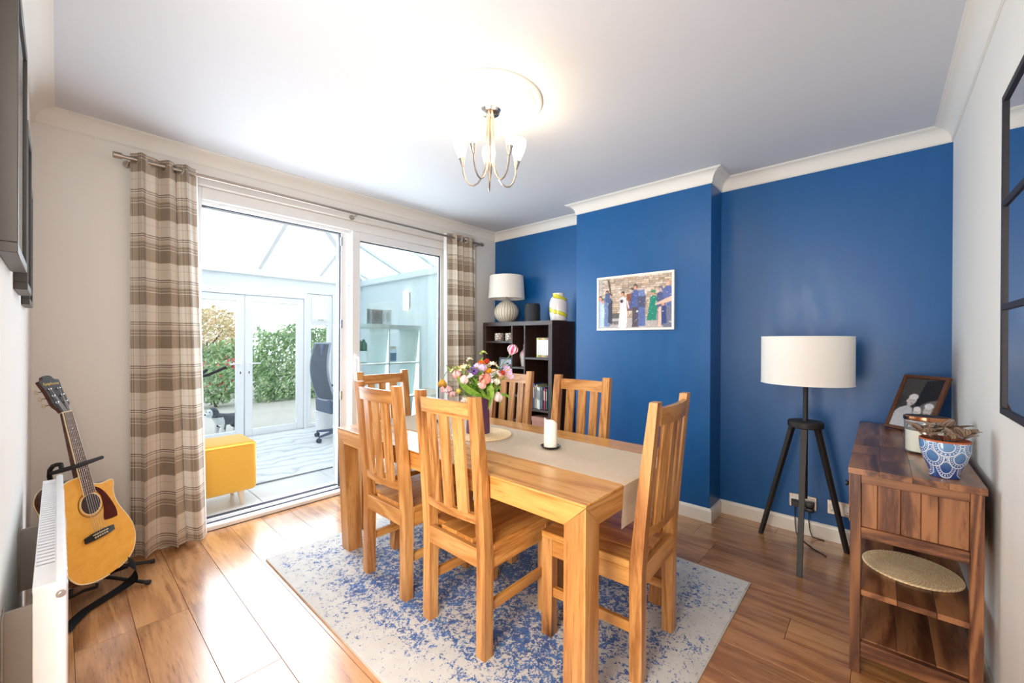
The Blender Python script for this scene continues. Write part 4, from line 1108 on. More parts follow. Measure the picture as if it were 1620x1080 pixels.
fig(.355, .28, .09, (234, 230, 238), (224, 158, 132), (62, 46, 42), bot=.99); p.poly([(.325, .44), (.40, .42), (.42, .7), (.41, .98), (.29, .98), (.31, .7)], (236, 232, 240)); p.ell(.34, .47, .022, .035, (76, 64, 70)); p.poly([(.40, .44), (.43, .48), (.45, .62), (.43, .62)], (222, 214, 224))
fig(.53, .16, .095, (84, 102, 158), (224, 158, 132), (66, 50, 42), leg=(86, 78, 92), bot=.98); p.poly([(.48, .32), (.51, .30), (.50, .55), (.46, .66), (.44, .66)], (74, 94, 152))
fig(.615, .24, .11, (84, 88, 120), (206, 186, 184), (210, 190, 180), leg=(96, 112, 170), bot=.96); p.poly([(.575, .28), (.65, .28), (.66, .4), (.57, .4)], (112, 134, 186))
p.ell(.555, .68, .014, .022, (240, 228, 220)); p.ell(.45, .72, .014, .02, (232, 196, 176))
fig(.765, .30, .09, (30, 128, 108), (224, 158, 132), (60, 140, 110), bot=.86); p.poly([(.73, .42), (.80, .40), (.82, .60), (.80, .86), (.68, .86), (.71, .60)], (38, 138, 116)); p.ell(.765, .32, .035, .025, (70, 150, 110))
fig(.86, .24, .10, (82, 92, 136), (196, 176, 178), (98, 96, 116), bot=.95); fig(.95, .14, .13, (96, 112, 170), (234, 190, 172), (206, 160, 130), leg=(120, 124, 148), bot=.99); fig(.89, .50, .09, (58, 76, 132), bot=.92)
p.poly([(1.0, .42), (.90, .48), (.79, .55), (.79, .58), (.92, .55), (1.0, .52)], (238, 192, 172)); p.poly([(.83, .62), (.87, .60), (.87, .98), (.82, .98)], (232, 196, 178))
for _ in range(150):
    x, y = rg.rand(), rg.rand() ** 1.2; p.ell(x, y, .003 + .005 * rg.rand() ** 2, .004 + .007 * rg.rand() ** 2, (246, 238, 238))
p.soft(1); p.grain(.16)
o = print_sheet('photo_print', p.a, .598, .399, M_prn, t); o.location = (0, -.004, .4315 / 2)
MB().box2((-.305, .002, .012), (.305, .009, .419)).build('backing_board', plain('backing_card', (150, 120, 90), .8), t)

# ------------------------------------------------------------------ window-pane mirror on the white wall
MW, MH = .86, .922
t = thing('wall_mirror', 'black metal window-pane mirror on the white wall above the sideboard', 'mirror', (1.845 - MW / 2, Yr + .0145, 1.030), PI)
M_iron = plain('dark_iron', (58, 55, 60), .5, .5, var=.15, scale=80)
frame_mesh(MW, MH, .018, .027).build('frame', M_iron, t)
for z in (.309, .608): MB().box2((-MW / 2 + .016, -.013, z - .009), (MW / 2 - .016, -.0072, z + .009), .002).build('glazing_bar', M_iron, t)
for x in (-.14, .14): MB().box2((x - .009, -.0125, .016), (x + .009, -.0072, MH - .016), .002).build('glazing_bar', M_iron, t)
_mm = NT('silvered_mirror'); _mm.set(Base_Color=(.86, .89, .9), Metallic=1.0, Roughness=.015)
MB().box2((-MW / 2 + .016, -.007, .016), (MW / 2 - .016, -.003, MH - .016)).build('mirror_glass', _mm.m, t, smooth=False)
MB().box2((-MW / 2 + .016, -.0025, .016), (MW / 2 - .016, .0125, MH - .016)).build('backing_board', M_black, t, smooth=False)

# ------------------------------------------------------------------ three deep frames on the radiator wall
M_dfr = plain('charcoal_box_frame', (70, 66, 64), .4, var=.06)
M_dedge = plain('frame_underside', (150, 142, 136), .5)
for y0, w, z0, z1, xf, lb, col in ((1.365, .40, 1.418, 2.02, -.057, 'largest charcoal box frame, hung nearest the camera', (206, 214, 226)), (1.87, .27, 1.379, 1.88, -.059, 'middle charcoal box frame on the radiator wall', (150, 176, 208)), (2.25, .26, 1.356, 1.807, -.066, 'charcoal box frame nearest the corner by the guitar', (160, 180, 206))):
    hgt = z1 - z0; d = xf - Xl
    t = thing('picture_frame', lb, 'picture', (Xl + d / 2 + .0005, y0 + w / 2, z0), math.radians(90), 'box frames on the radiator wall')
    frame_mesh(w, hgt, .022, d).build('frame', M_dfr, t)
    p = Paint(24, 34, col, 2); p.rect(.15, .15, .85, .85, tuple(min(255, q + 24) for q in col)); p.poly([(.2, .8), (.4, .45), (.55, .6), (.7, .4), (.8, .8)], tuple(int(q * .7) for q in col)); p.grain(.05)
    o = print_sheet('art_print', p.a, w - .04, hgt - .04, M_prn, t); o.location = (0, -d / 2 + .008, hgt / 2)
    MB().box2((-w / 2 + .02, -d / 2 + .004, .02), (w / 2 - .02, -d / 2 + .006, hgt - .02)).build('glass', M_pane, t, smooth=False)

# ------------------------------------------------------------------ curtain pole and curtains
PY, PZ = 3.079, 2.231
t = thing('curtain_pole', 'brushed steel curtain pole above the patio door', 'curtain pole', (1.58, PY, PZ))
MB().tube([(.238 - 1.58, 0, 0), (2.925 - 1.58, 0, 0)], .0100, 14).build('pole', M_steel, t)
for s, x in ((-1, .238 - 1.58), (1, 2.925 - 1.58)):
    MB().tube([(x, 0, 0), (x + s * .004, 0, 0), (x + s * .0041, 0, 0), (x + s * .038, 0, 0), (x + s * .040, 0, 0)], [.011, .011, .0165, .0165, .014], 16).build('finial', M_steel, t)
for x in (.262, 1.58, 2.905):
    MB().tube([(x - 1.58, .0, -.014), (x - 1.58, Yw - PY - .006, -.014)], .006, 8).tube([(x - 1.58, Yw - PY - .007, -.014), (x - 1.58, Yw - PY - .0005, -.014)], .02, 14).build('bracket', M_steel, t)
def _plaid():
    t = NT('plaid_curtain_cloth'); v = t.coord('UV'); sp = t.n('ShaderNodeSeparateXYZ'); t.l(v, sp.inputs[0])
    cr, br, dk, md = (.86,) * 3, (.22,) * 3, (.0,) * 3, (.62,) * 3
    stops = [(0, cr), (.035, dk), (.055, cr), (.085, dk), (.105, cr), (.13, md), (.20, md), (.215, br), (.26, br), (.27, cr), (.285, br), (.325, br), (.335, cr), (.352, br), (.64, br), (.645, cr), (.80, md), (.815, cr), (.97, cr)]
    fu = t.math('FRACT', t.math('DIVIDE', sp.outputs[0], .205)); fv = t.math('FRACT', t.math('ADD', t.math('DIVIDE', sp.outputs[1], -.246), .45))
    a = t.ramp(fu, stops, 'CONSTANT'); b = t.ramp(fv, stops, 'CONSTANT')
    mixv = t.mix(.62, a, b)
    nz = t.noise(t.coord('UV', (420, 420, 1)), 1.0, 2)
    mv = t.math('ADD', mixv, t.math('MULTIPLY', t.math('SUBTRACT', nz, .5), .10))
    col = t.ramp(mv, [(.02, lin((92, 74, 68))), (.26, lin((160, 142, 122))), (.5, lin((200, 184, 164))), (.86, lin((240, 232, 220)))])
    t.set(Base_Color=col, Roughness=.95, Sheen_Weight=.2)
    tr = t.n('ShaderNodeBsdfTranslucent'); t.l(col, tr.inputs[0]); mx = t.n('ShaderNodeMixShader'); mx.inputs[0].default_value = .22
    t.l(t.b.outputs[0], mx.inputs[1]); t.l(tr.outputs[0], mx.inputs[2]); t.l(mx.outputs[0], t.out.inputs[0])
    t.bump(nz, .25, .001); return t.m
M_plaid = _plaid(); M_lining = plain('white_curtain_lining', (238, 238, 240), .9)
def curtain(label, top, bot, zt, zb, nw, at, ab, ph, seed):
    """top, bot: x-range at the pole and at the hem"""
    t = thing('plaid_curtain', label, 'curtain', ((top[0] + top[1]) / 2, PY, 0), 0, 'plaid curtains at the patio door')
    ox = (top[0] + top[1]) / 2; Wc = (top[1] - top[0]) * 2.15
    def path(u, v):
        """v: 0 hem, 1 top"""
        k = v ** .8
        a = top[0] + (top[1] - top[0]) * u; b = bot[0] + (bot[1] - bot[0]) * (u + .05 * math.sin(u * 9 + seed))
        A = at * k + ab * (1 - k)
        w = 2 * PI * nw * (u + .055 * math.sin(2 * PI * u * 1.3 + seed) + .02 * (1 - v) * math.sin(4.0 * v + 9 * u))
        y = A * (math.sin(w + ph) * (.82 + .18 * math.sin(3.1 * u + seed)) + .20 * math.sin(2.3 * w + 1.7 * seed + 2 * v)) + .010 * (1 - v) * math.sin(w * .5 + 2.0)
        x = b * (1 - k) + a * k + .45 * A * math.sin(2 * (w + ph)) * .35
        z = zb + (zt - zb) * v + (.006 * math.sin(w * .9) if v < .02 else 0)
        return Vector((x - ox, y, z))
    mb = MB().grid(path, 150, 40, lambda u, v: (u * Wc, zb + (zt - zb) * v))
    mb.build('cloth', M_plaid, t, ang=180, normals=False)
    # hemmed lining turned back along the inner edge
    e0 = 1.0 if seed < 2 else 0.0
    def lin_(u, v):
        p = path(e0, v); s = 1 if e0 == 1.0 else -1
        return p + Vector((s * (.002 + .012 * u), .006 + .030 * u, 0))
    MB().grid(lin_, 2, 40).build('lining', M_lining, t, ang=180, normals=False)
    for q in range(int(nw * 2)):
        # eyelets where the cloth crosses the pole
        u = None
        for i in range(600):
            y0, y1 = path(i / 600, .985).y, path((i + 1) / 600, .985).y
            if y0 * y1 <= 0:
                if q == 0: u = i / 600; break
                q -= 1
        if u is None: continue
        c = path(u, .985)
        ey = MB()
        tg = (path(min(u + .004, 1), .985) - path(max(u - .004, 0), .985)).normalized(); nrm_ = Vector((tg.y, -tg.x, 0))
        ring = []
        rm = look(nrm_).to_4x4(); rm.translation = Vector((c.x, 0, PZ))
        prof = [(.0185 + .005 * math.cos(b), .0022 * math.sin(b)) for b in [i * PI / 4 for i in range(8)]]
        ey.lathe(prof, 20, rm, close=True); ey.build('eyelet', M_steel, t)
    return t
curtain('long plaid curtain beside the guitar', (.272, .560), (.268, .630), 2.268, .018, 3.0, .030, .056, 1.1, 1.0)
curtain('plaid curtain in the corner beside the bookcase', (2.500, 2.865), (2.545, 2.918), 2.268, .018, 3.5, .028, .042, .4, 3.0)

# ------------------------------------------------------------------ ceiling rose and five-arm light
LX, LY = 1.418, 1.425
t = thing('ceiling_rose', 'round moulded white plaster ceiling rose', 'ceiling rose', (LX, LY, ZC))
MB().lathe([(.254, .0), (.254, -.008), (.246, -.014), (.238, -.013), (.232, -.006), (.222, -.006), (.214, -.016), (.20, -.018), (.15, -.018), (.11, -.020), (.09, -.030), (.075, -.034), (.0, -.034)], 64).build('moulded_plate', M_gloss, t)
for q in range(12):
    a = q * PI / 6 + .2
    MB().ball((.168 * math.cos(a), .168 * math.sin(a), -.018), .026, 12, 6, (.6, 1.0, .20), Matrix.Rotation(a, 3, 'Z')).build('moulded_petal', M_gloss, t)
t = thing('chandelier', 'five-arm brushed steel ceiling light with white tulip glass shades, switched on', 'ceiling light', (LX, LY, 2.365))
MB().lathe([(0, .0005), (.052, .0005), (.054, -.006), (.046, -.018), (.020, -.026), (.0, -.028)], 28).build('ceiling_cup', M_chrome, t)
MB().lathe([(0, -.255), (.010, -.258), (.013, -.27), (.009, -.30), (.003, -.345), (0, -.352)], 16).tube([(0, 0, -.02), (0, 0, -.26)], .0045, 10).build('stem', M_steel, t)
def _lit(name, c, s):
    t_ = NT(name); t_.set(Base_Color=(.95, .93, .88), Roughness=.3); t_.b.inputs['Emission Color'].default_value = (*c, 1); t_.b.inputs['Emission Strength'].default_value = s; return t_.m
M_tulip = _lit('glowing_opal_glass', (1.0, .78, .50), 9.5)
for q, az in enumerate((96, 168, 240, 312, 24)):
    # azimuth measured from the camera's right-hand direction
    rgt = Vector((math.sin(CAM_A), -math.cos(CAM_A), 0)); fwd = Vector((math.cos(CAM_A), math.sin(CAM_A), 0))
    d = rgt * math.cos(math.radians(az)) + fwd * math.sin(math.radians(az))
    pts = []
    for s in range(15):
        k = s / 14
        if k < .4: r_, z_ = .016 + .006 * k, -.02 - (.2 * k / .4)
        else:
            b = (k - .4) / .6 * PI; r_ = .0184 + .1226 * (1 - math.cos(b)) / 2; z_ = -.22 - .125 * math.sin(b) * (1.0 if b < PI / 2 else 1.0) - .035 * (1 - math.cos(b)) / 2 * 1.0
        pts.append(d * r_ + Vector((0, 0, z_)))
    top = d * .141 + Vector((0, 0, -.256)); pts.append(top)
    arm = MB().tube(pts, .0042, 8).build('arm', M_steel, t)
    ax_ = (d * .12 + Vector((0, 0, 1))).normalized(); m = look(ax_).to_4x4(); m.translation = top
    MB().lathe([(0, -.012), (.006, -.010), (.014, .022), (.0165, .032), (.0, .033)], 18, m).build('shade_cup', M_steel, arm)
    MB().lathe([(.012, .030), (.018, .045), (.028, .075), (.034, .105), (.035, .125), (.033, .140), (.031, .140), (.032, .12), (.026, .075), (.010, .034)], 22, m).build('glass_shade', M_tulip, arm, label='glowing white tulip glass')
    ld = bpy.data.lights.new('lamp_bulb', 'POINT'); ld.energy = .32; ld.color = (1.0, .76, .48); ld.shadow_soft_size = .022
    lo = bpy.data.objects.new('lamp_bulb', ld); COL.objects.link(lo); lo.parent = t; lo.location = top + ax_ * .155
# ------------------------------------------------------------------ tripod floor lamp
LPX, LPY = 2.905, .318
t = thing('floor_lamp', 'black tripod floor lamp with wide white drum shade', 'lamp', (LPX, LPY, 0))
M_dkwood = wood('black_stained_wood', [(.2, lin((22, 18, 17))), (.8, lin((44, 37, 34)))], 'Z', 12, .08, .55, .1, coat=.0, ring=.4)
MB().lathe([(0, .742), (.083, .742), (.087, .747), (.087, .773), (.083, .778), (0, .778)], 40).build('hub', M_dkwood, t)
MB().tube([(0, 0, .33), (0, 0, 1.06)], .0125, 14).build('pole', M_dkwood, t)
MB().tube([(0, 0, 1.06), (0, 0, 1.10)], .018, 14).build('lamp_holder', M_black, t)
for fx, fy in ((3.047, .566), (2.618, .309), (3.090, .135)):
    a = Vector((fx - LPX, fy - LPY, 0)); top = Vector((a.x * .27, a.y * .27, .742))
    d = (top - a); out = Vector((a.x, a.y, 0)).normalized(); sd = out.cross(Vector((0, 0, 1))).normalized()
    w, th_ = .0155, .0125
    def q4(c, k=1.0): return [c + sd * w * k + out * th_ * k, c - sd * w * k + out * th_ * k, c - sd * w * k - out * th_ * k, c + sd * w * k - out * th_ * k]
    mb = MB().hexa(q4(a + Vector((0, 0, .0005)), .82) + q4(top), .0015); mb.build('leg', M_dkwood, t, smooth=False)
    pin = top.lerp(a, .035); MB().tube([pin - sd * .019, pin + sd * .019], .006, 8).build('leg_hinge', M_blackmetal, t)
M_wshade = NT('white_fabric_shade'); M_wshade.set(Base_Color=lin((240, 236, 230)), Roughness=.9); _nz = M_wshade.noise(M_wshade.coord(), 500, 2); M_wshade.bump(_nz, .12, .001); M_wshade = M_wshade.m
sh = MB().lathe([(.222, .995), (.222, 1.268), (.2195, 1.268), (.2195, .995)], 60, close=True).build('shade', M_wshade, t)
mb = MB()
for z in (.9965, 1.2665): mb.lathe([(.2226 + .0016 * math.cos(b), z + .0016 * math.sin(b)) for b in [i * PI / 3 for i in range(6)]], 60, close=True)
mb.build('shade_trim', plain('white_trim', (250, 249, 246), .6), sh)
mb = MB()
for q in range(3):
    a = q * 2 * PI / 3 + .4; mb.tube([(.018 * math.cos(a), .018 * math.sin(a), 1.085), (.2195 * math.cos(a), .2195 * math.sin(a), 1.06)], .002, 6)
mb.build('shade_ring', M_blackmetal, sh)
MB().lathe([(0, 1.10), (.013, 1.10), (.026, 1.125), (.030, 1.15), (.022, 1.172), (0, 1.182)], 18).build('bulb', bpy.data.materials['opal_bulb'], t)

# ------------------------------------------------------------------ wall sockets
M_plate = plain('brushed_socket_plate', (196, 182, 170), .36, .85, var=.05, scale=60); M_insert = plain('white_socket_insert', (238, 236, 230), .4)
def socket(label, yc, zc):
    t = thing('wall_socket', label, 'socket', (Xb - .0005, yc, zc), math.radians(-90), 'brushed double sockets on the blue wall')
    MB().box((0, -.004, 0), (.146, .008, .086), None, .0025).build('face_plate', M_plate, t)
    for x in (-.037, .037):
        MB().box((x, -.0085, -.004), (.052, .003, .046), None, .001).build('socket_insert', M_insert, t)
        pn = MB()
        for dx, dz, w, h in ((0, .010, .004, .008), (-.011, -.012, .0065, .004), (.011, -.012, .0065, .004)): pn.box((x + dx, -.0102, dz - .004), (w, .001, h))
        pn.build('pin_hole', M_black, t)
        MB().box((x + (.0 if x < 0 else .0), -.0105, .029), (.014, .005, .011), Euler((.12, 0, 0)).to_matrix(), .001).build('rocker_switch', M_insert, t)
    for x in (-.058, .058):
        MB().tube([(x, -.008, 0), (x, -.0087, 0)], .003, 10).build('screw', M_steel, t)
socket('brushed double socket with black plugs, behind the tripod lamp', .365, .205)
socket('brushed double socket half hidden by the sideboard', .166, .210)
t = thing('mains_plug', 'black mains plug in the socket behind the tripod lamp', 'plug', (Xb - .0105, .402, .192), math.radians(-90))
MB().hexa([(-.024, -.001, -.022), (.024, -.001, -.022), (.024, -.001, .022), (-.024, -.001, .022), (-.019, -.03, -.020), (.019, -.03, -.020), (.019, -.03, .016), (-.019, -.03, .016)], .003).build('plug_body', M_black, t)
cp = [(0, -.022, -.022), (0, -.03, -.05), (.004, -.045, -.12), (.012, -.07, -.165), (.03, -.10, -.185), (.06, -.13, -.1885), (.11, -.20, -.1885), (.18, -.26, -.1885)]
MB().tube(cp, .0032, 8).build('cable', M_black, t)
t = thing('plug_adaptor', 'bulky black plug-in adaptor stacked in the socket behind the tripod lamp', 'adaptor', (Xb - .0105, .328, .200), math.radians(-90))
MB().box((0, -.024, .004), (.050, .046, .036), None, .005, 2).build('adaptor_body', M_black, t)
MB().box((.002, -.022, -.030), (.046, .042, .024), None, .006, 2).build('adaptor_body', M_black, t)
MB().tube([(.0, -.03, -.042), (.0, -.04, -.09), (.008, -.05, -.15), (.02, -.05, -.185), (.05, -.03, -.197), (.08, -.03, -.1968)], .003, 8).build('cable', M_black, t)

# ------------------------------------------------------------------ sideboard
SX0, SX1, SY0, SY1, SZ = 1.998, 3.200, -.262, .086, .765
S = thing('sideboard', 'dark sheesham wood sideboard with open shelves along the white wall', 'sideboard', (SX0, SY0, 0))
SL, SD = SX1 - SX0, SY1 - SY0
def sbox(nm, a, b, mat, bev=.0015): return MB().box2(a, b, bev).build(nm, mat, S, smooth=False)
nb = 4
for j in range(nb):                                                 # top: two-way mosaic of boards
    ya, yb = SD * j / nb, SD * (j + 1) / nb; xs = [0.0, .20 + .09 * (j % 2), .46 + .05 * ((j + 1) % 2), .80, SL]
    for xa, xb in zip(xs[:-1], xs[1:]): sbox('plank', (xa + .0002, ya + .0002, SZ - .022), (xb - .0002, yb - .0002, SZ), M_shee_x, .0006)
px, pw_ = .008, .031
for x in (px, SL - px - pw_):
    for y in (.006, SD - .006 - pw_):
        sbox('leg', (x, y, 0), (x + pw_, y + pw_, SZ - .0225), M_shee)
for x in (px + .004, SL - px - pw_ + .004):
    ya, yb = .006 + pw_, SD - .006 - pw_
    sbox('rail', (x, ya, SZ - .055), (x + .022, yb, SZ - .0228), M_shee_y)
    sbox('rail', (x, ya, .505), (x + .024, yb, .545), M_shee_y)
    sbox('rail', (x, ya, .062), (x + .024, yb, .115), M_shee_y)
    yy = ya + .0005; ws = [.072, .042, .052, .062]; ws.append(yb - ya - sum(ws))
    for w in ws:
        sbox('plank', (x + .010, yy + .0003, .5455), (x + .018, yy + w - .0008, SZ - .0555), M_shee); yy += w
xa, xb = px + pw_, SL - px - pw_
for nm, z in (('shelf', .292), ('shelf', .098)):
    for j in range(3):
        ya = .012 + (SD - .05) * j / 3 ; yb = .012 + (SD - .05) * (j + 1) / 3
        sbox('shelf', (px + (.004 if z > .2 else .0285), ya + .0003 if j else .010, z), (SL - px - (.004 if z > .2 else .0285), yb - .0008, z + .020), M_shee_x)
sbox('rail', (xa, SD - .030, .505), (xb, SD - .010, .545), M_shee_x); sbox('rail', (xa, SD - .030, .062), (xb, SD - .010, .097), M_shee_x)
sbox('rail', (xa, .008, .505), (xb, .026, .545), M_shee_x); sbox('rail', (xa, .008, SZ - .055), (xb, .026, SZ - .0228), M_shee_x); sbox('rail', (xa, .008, .062), (xb, .026, .097), M_shee_x)
sbox('drawer_floor', (xa, .028, .546), (xb, SD - .032, .554), M_shee_x)
for j in range(3):
    w = (xb - xa) / 3
    d = sbox('drawer', (xa + j * w + .002, SD - .026, .549), (xa + (j + 1) * w - .002, SD - .001, SZ - .027), M_shee_x)
    MB().tube([(xa + (j + .5) * w, SD - .001, .645), (xa + (j + .5) * w, SD + .006, .645), (xa + (j + .5) * w, SD + .012, .645), (xa + (j + .5) * w, SD + .018, .645)], [.006, .006, .012, .011], 14).build('knob', M_blackmetal, d)
woven_mat('woven_placemat', 'round braided straw placemat lying on the sideboard shelf', (2.318, -.098, .3135), .150)
# framed black-and-white portrait leaning in the corner
d = Vector((-.64, -.768, 0)).normalized(); ln = math.atan2(.135, .285)
nrm = Vector((-.768, .64, 0)); up = (Vector((0, 0, math.cos(ln))) - nrm * math.sin(ln)).normalized(); bk = d.cross(up)
if bk.dot(nrm) > 0: bk = -bk
BL = Vector((3.062, -.022, SZ + .0062)); PWd, PHt = .2145, .315
t = thing('photo_frame', 'brown wooden frame with a black and white family portrait, leaning in the corner', 'photo frame', BL + d * PWd / 2, 0)
R3 = Matrix((d, bk, up)).transposed()
M_brfr = wood('brown_frame_wood', [(.2, lin((70, 40, 24))), (.8, lin((122, 76, 48)))], 'X', 14, .1, .4, .05, coat=.1)
frame_mesh(PWd, PHt, .017, .017, R3).build('frame', M_brfr, t)
p = Paint(72, 106, (64, 62, 62), 4)
p.mask(p.y < .35 + .25 * np.abs(p.x - .2), (74, 72, 70)); p.poly([(.55, .05), (1, .0), (1, .55), (.75, .48), (.55, .60), (.45, .5)], (34, 34, 40)); p.ell(1.05, .66, .5, .26, (110, 108, 106))
p.poly([(.0, .72), (.1, .62), (.28, .56), (.44, .60), (.50, .75), (.46, 1.0), (.0, 1.0)], (198, 198, 204)); p.ell(.33, .50, .07, .09, (196, 190, 188)); p.ell(.36, .44, .115, .105, (208, 202, 200)); p.ell(.37, .38, .12, .06, (228, 226, 226)); p.ell(.25, .47, .03, .035, (210, 204, 200))
p.ell(.395, .45, .018, .008, (120, 114, 112)); p.ell(.33, .455, .018, .008, (120, 114, 112)); p.ell(.38, .51, .035, .008, (150, 132, 130))
p.ell(.58, .66, .10, .08, (214, 210, 208)); p.ell(.56, .61, .09, .05, (230, 228, 228)); p.ell(.60, .665, .012, .008, (110, 104, 104)); p.ell(.55, .67, .012, .008, (110, 104, 104)); p.poly([(.48, .74), (.66, .72), (.72, .98), (.50, 1.0)], (206, 208, 214))
p.ell(.82, .62, .10, .10, (196, 190, 188)); p.ell(.82, .53, .11, .055, (222, 222, 224)); p.ell(.79, .61, .014, .008, (100, 96, 96)); p.ell(.86, .61, .014, .008, (100, 96, 96)); p.ell(.82, .68, .04, .012, (130, 120, 120)); p.poly([(.70, .78), (.94, .76), (1.0, 1.0), (.68, 1.0)], (178, 178, 184)); p.soft(1); p.grain(.12)
o = print_sheet('photo_print', p.a, PWd - .03, PHt - .03, M_prn, t); o.matrix_local = Matrix.Translation(up * PHt / 2) @ R3.to_4x4()
mb = MB().box((0, .005, PHt / 2), (PWd - .02, .004, PHt - .02)); mb.xf(R3.to_4x4()); mb.build('backing_board', M_black, t)
foot = -nrm * .125 + Vector((0, 0, -.004)); hi_ = up * PHt * .62 + bk * .009
mb = MB(); dd = (hi_ - foot); mb.box((foot + hi_) / 2, (.045, .003, dd.length), look(dd, nrm)); mb.build('easel_back', M_black, t)
# candle jar with lid
t = thing('candle_jar', 'large glass jar candle with tipped copper lid, behind the plant pot', 'candle', (2.472, -.150, SZ + .0005))
MB().lathe([(0, 0), (.064, 0), (.069, .006), (.070, .135), (.0675, .135), (.0665, .010), (0, .008)], 40).build('glass_jar', glassy('jar_glass', (.985, .995, .985), 1.0, 0.0, .99), t)
MB().lathe([(0, .0085), (.066, .0105), (.0662, .098), (.050, .094), (0, .093)], 36).build('wax', M_wax, t)
for a in (0, 2.1, 4.2): MB().tube([(.025 * math.cos(a), .025 * math.sin(a), .092), (.025 * math.cos(a) + .002, .025 * math.sin(a), .104)], .0013, 6).build('wick', M_black, t)
M_copper = plain('copper_lid', (204, 140, 100), .22, 1, var=.05)
m = Matrix.Translation((0, 0, .142)) @ Matrix.Rotation(math.radians(3), 4, 'Y')
ld_ = MB().lathe([(0, -.002), (.0715, -.004), (.0725, 0), (.0725, .012), (.070, .0145), (0, .0145)], 40, m).build('lid', M_copper, t)
MB().lathe([(0, .0146), (.066, .0146), (.066, .017), (0, .017)], 40, m).build('lid_disc', M_dkwood, ld_)
# patterned pot with trailing plant
t = thing('plant_pot', 'blue glazed pot with raised white lotus pattern on the sideboard corner', 'pot', (2.093, -.172, SZ + .0005))
def _lotus():
    t = NT('lotus_glaze'); v = t.coord(); s = t.n('ShaderNodeSeparateXYZ'); t.l(v, s.inputs[0])
    an = t.math('MULTIPLY', t.math('ARCTAN2', s.outputs[1], s.outputs[0]), 5 / (2 * PI)); zz = t.math('DIVIDE', s.outputs[2], .062)
    lines = None; fills = None
    for off_u, off_v in ((0, .35), (.5, .95), (0, 1.6), (.5, 2.3)):
        fu = t.math('SUBTRACT', t.math('FRACT', t.math('ADD', an, off_u + 20)), .5)
        fv = t.math('SUBTRACT', zz, off_v + .30)
        au = t.math('ABSOLUTE', fu)
        # ogee: rounder below, pointed above
        pw2 = t.math('MULTIPLY_ADD', t.math('GREATER_THAN', fv, 0.0), -.95, 2.2)
        dd = t.math('POWER', t.math('ADD', t.math('POWER', t.math('MULTIPLY', au, 1.75), pw2), t.math('POWER', t.math('MULTIPLY', t.math('ABSOLUTE', fv), 1.25), pw2)), t.math('DIVIDE', 1.0, pw2))
        ring1 = t.math('LESS_THAN', t.math('ABSOLUTE', t.math('SUBTRACT', dd, .74)), .040)
        ring2 = t.math('LESS_THAN', t.math('ABSOLUTE', t.math('SUBTRACT', dd, .46)), .034)
        dots = t.math('MULTIPLY', t.math('LESS_THAN', t.math('ABSOLUTE', t.math('SUBTRACT', dd, .60)), .05), t.math('GREATER_THAN', t.math('SINE', t.math('MULTIPLY', t.math('ARCTAN2', fv, fu), 22)), .35))
        one = t.math('MAXIMUM', t.math('MAXIMUM', ring1, ring2), dots)
        inside = t.math('LESS_THAN', dd, .80)
        lines = one if lines is None else t.mix(inside, lines, one)
    body = t.ramp(t.math('ADD', t.math('MULTIPLY', s.outputs[2], 7), t.math('MULTIPLY', t.noise(v, 60, 3), .25)), [(.05, lin((34, 42, 112))), (.3, lin((48, 82, 146))), (.95, lin((96, 142, 186)))])
    t.set(Base_Color=t.mix(lines, body, lin((212, 220, 234))), Roughness=.16, Coat_Weight=.6)
    t.bump(lines, .6, .003); return t.m
MB().lathe([(0, 0), (.0385, 0), (.0400, .004), (.0375, .014), (.043, .030), (.056, .062), (.0625, .092), (.0655, .124), (.0645, .127)], 48).build('glazed_pot', _lotus(), t)
MB().lathe([(.0648, .1255), (.0655, .1295), (.0635, .132), (.0600, .131), (.056, .09), (.030, .02), (0, .015)], 48).build('terracotta_rim', plain('terracotta', (186, 98, 62), .7), t)
MB().lathe([(0, .118), (.03, .120), (.0585, .116), (.052, .06), (0, .05)], 24).build('soil', plain('potting_soil', (52, 38, 30), .95, var=.3, scale=90, bump=.5), t)
PL = thing('trailing_plant', 'bronze leaved trailing houseplant in the blue lotus pot', 'plant', (2.093, -.172, SZ + .1205))
M_bronze = NT('bronze_leaf'); _v = M_bronze.coord('UV'); _s = M_bronze.n('ShaderNodeSeparateXYZ'); M_bronze.l(_v, _s.inputs[0])
_st = M_bronze.math('MULTIPLY_ADD', M_bronze.math('SINE', M_bronze.math('MULTIPLY', _s.outputs[0], 24)), .5, .5); _oi = M_bronze.n('ShaderNodeObjectInfo')
M_bronze.set(Base_Color=M_bronze.mix(_st, M_bronze.ramp(_oi.outputs['Random'], [(0, lin((96, 80, 66))), (.6, lin((136, 112, 94))), (1, lin((128, 128, 96)))]), lin((176, 154, 138))), Roughness=.5); M_bronze = M_bronze.m
def leaf_bm(L, Wd, fold=.22, droop=.3):
    return MB().grid(lambda u, v: Vector((Wd * (u - .5) * math.sin(PI * min(1, .06 + .94 * v)) ** .8, L * v, abs(u - .5) * Wd * fold - droop * L * v * v)), 4, 6, lambda u, v: (u, v))
lm = None; rp = random.Random(12)
MBr = MB()
heads = [(-.030, .030, .018), (.0, .0, .034), (.025, -.02, .022), (-.045, -.012, .014), (.045, .02, .020), (.01, .045, .02), (-.01, -.045, .018), (.055, -.030, .024), (.02, -.062, .020), (-.052, .04, .020), (-.022, .062, .022)]
for hx_, hy_, hz_ in heads:
    MBr.tube([(hx_ * .3, hy_ * .3, -.002), (hx_ * .7, hy_ * .7, hz_ * .7), (hx_, hy_, hz_ * 1.15)], [.0022, .002, .0016], 6)
MBr.build('stem', plain('plant_stem', (120, 92, 76), .7), PL)
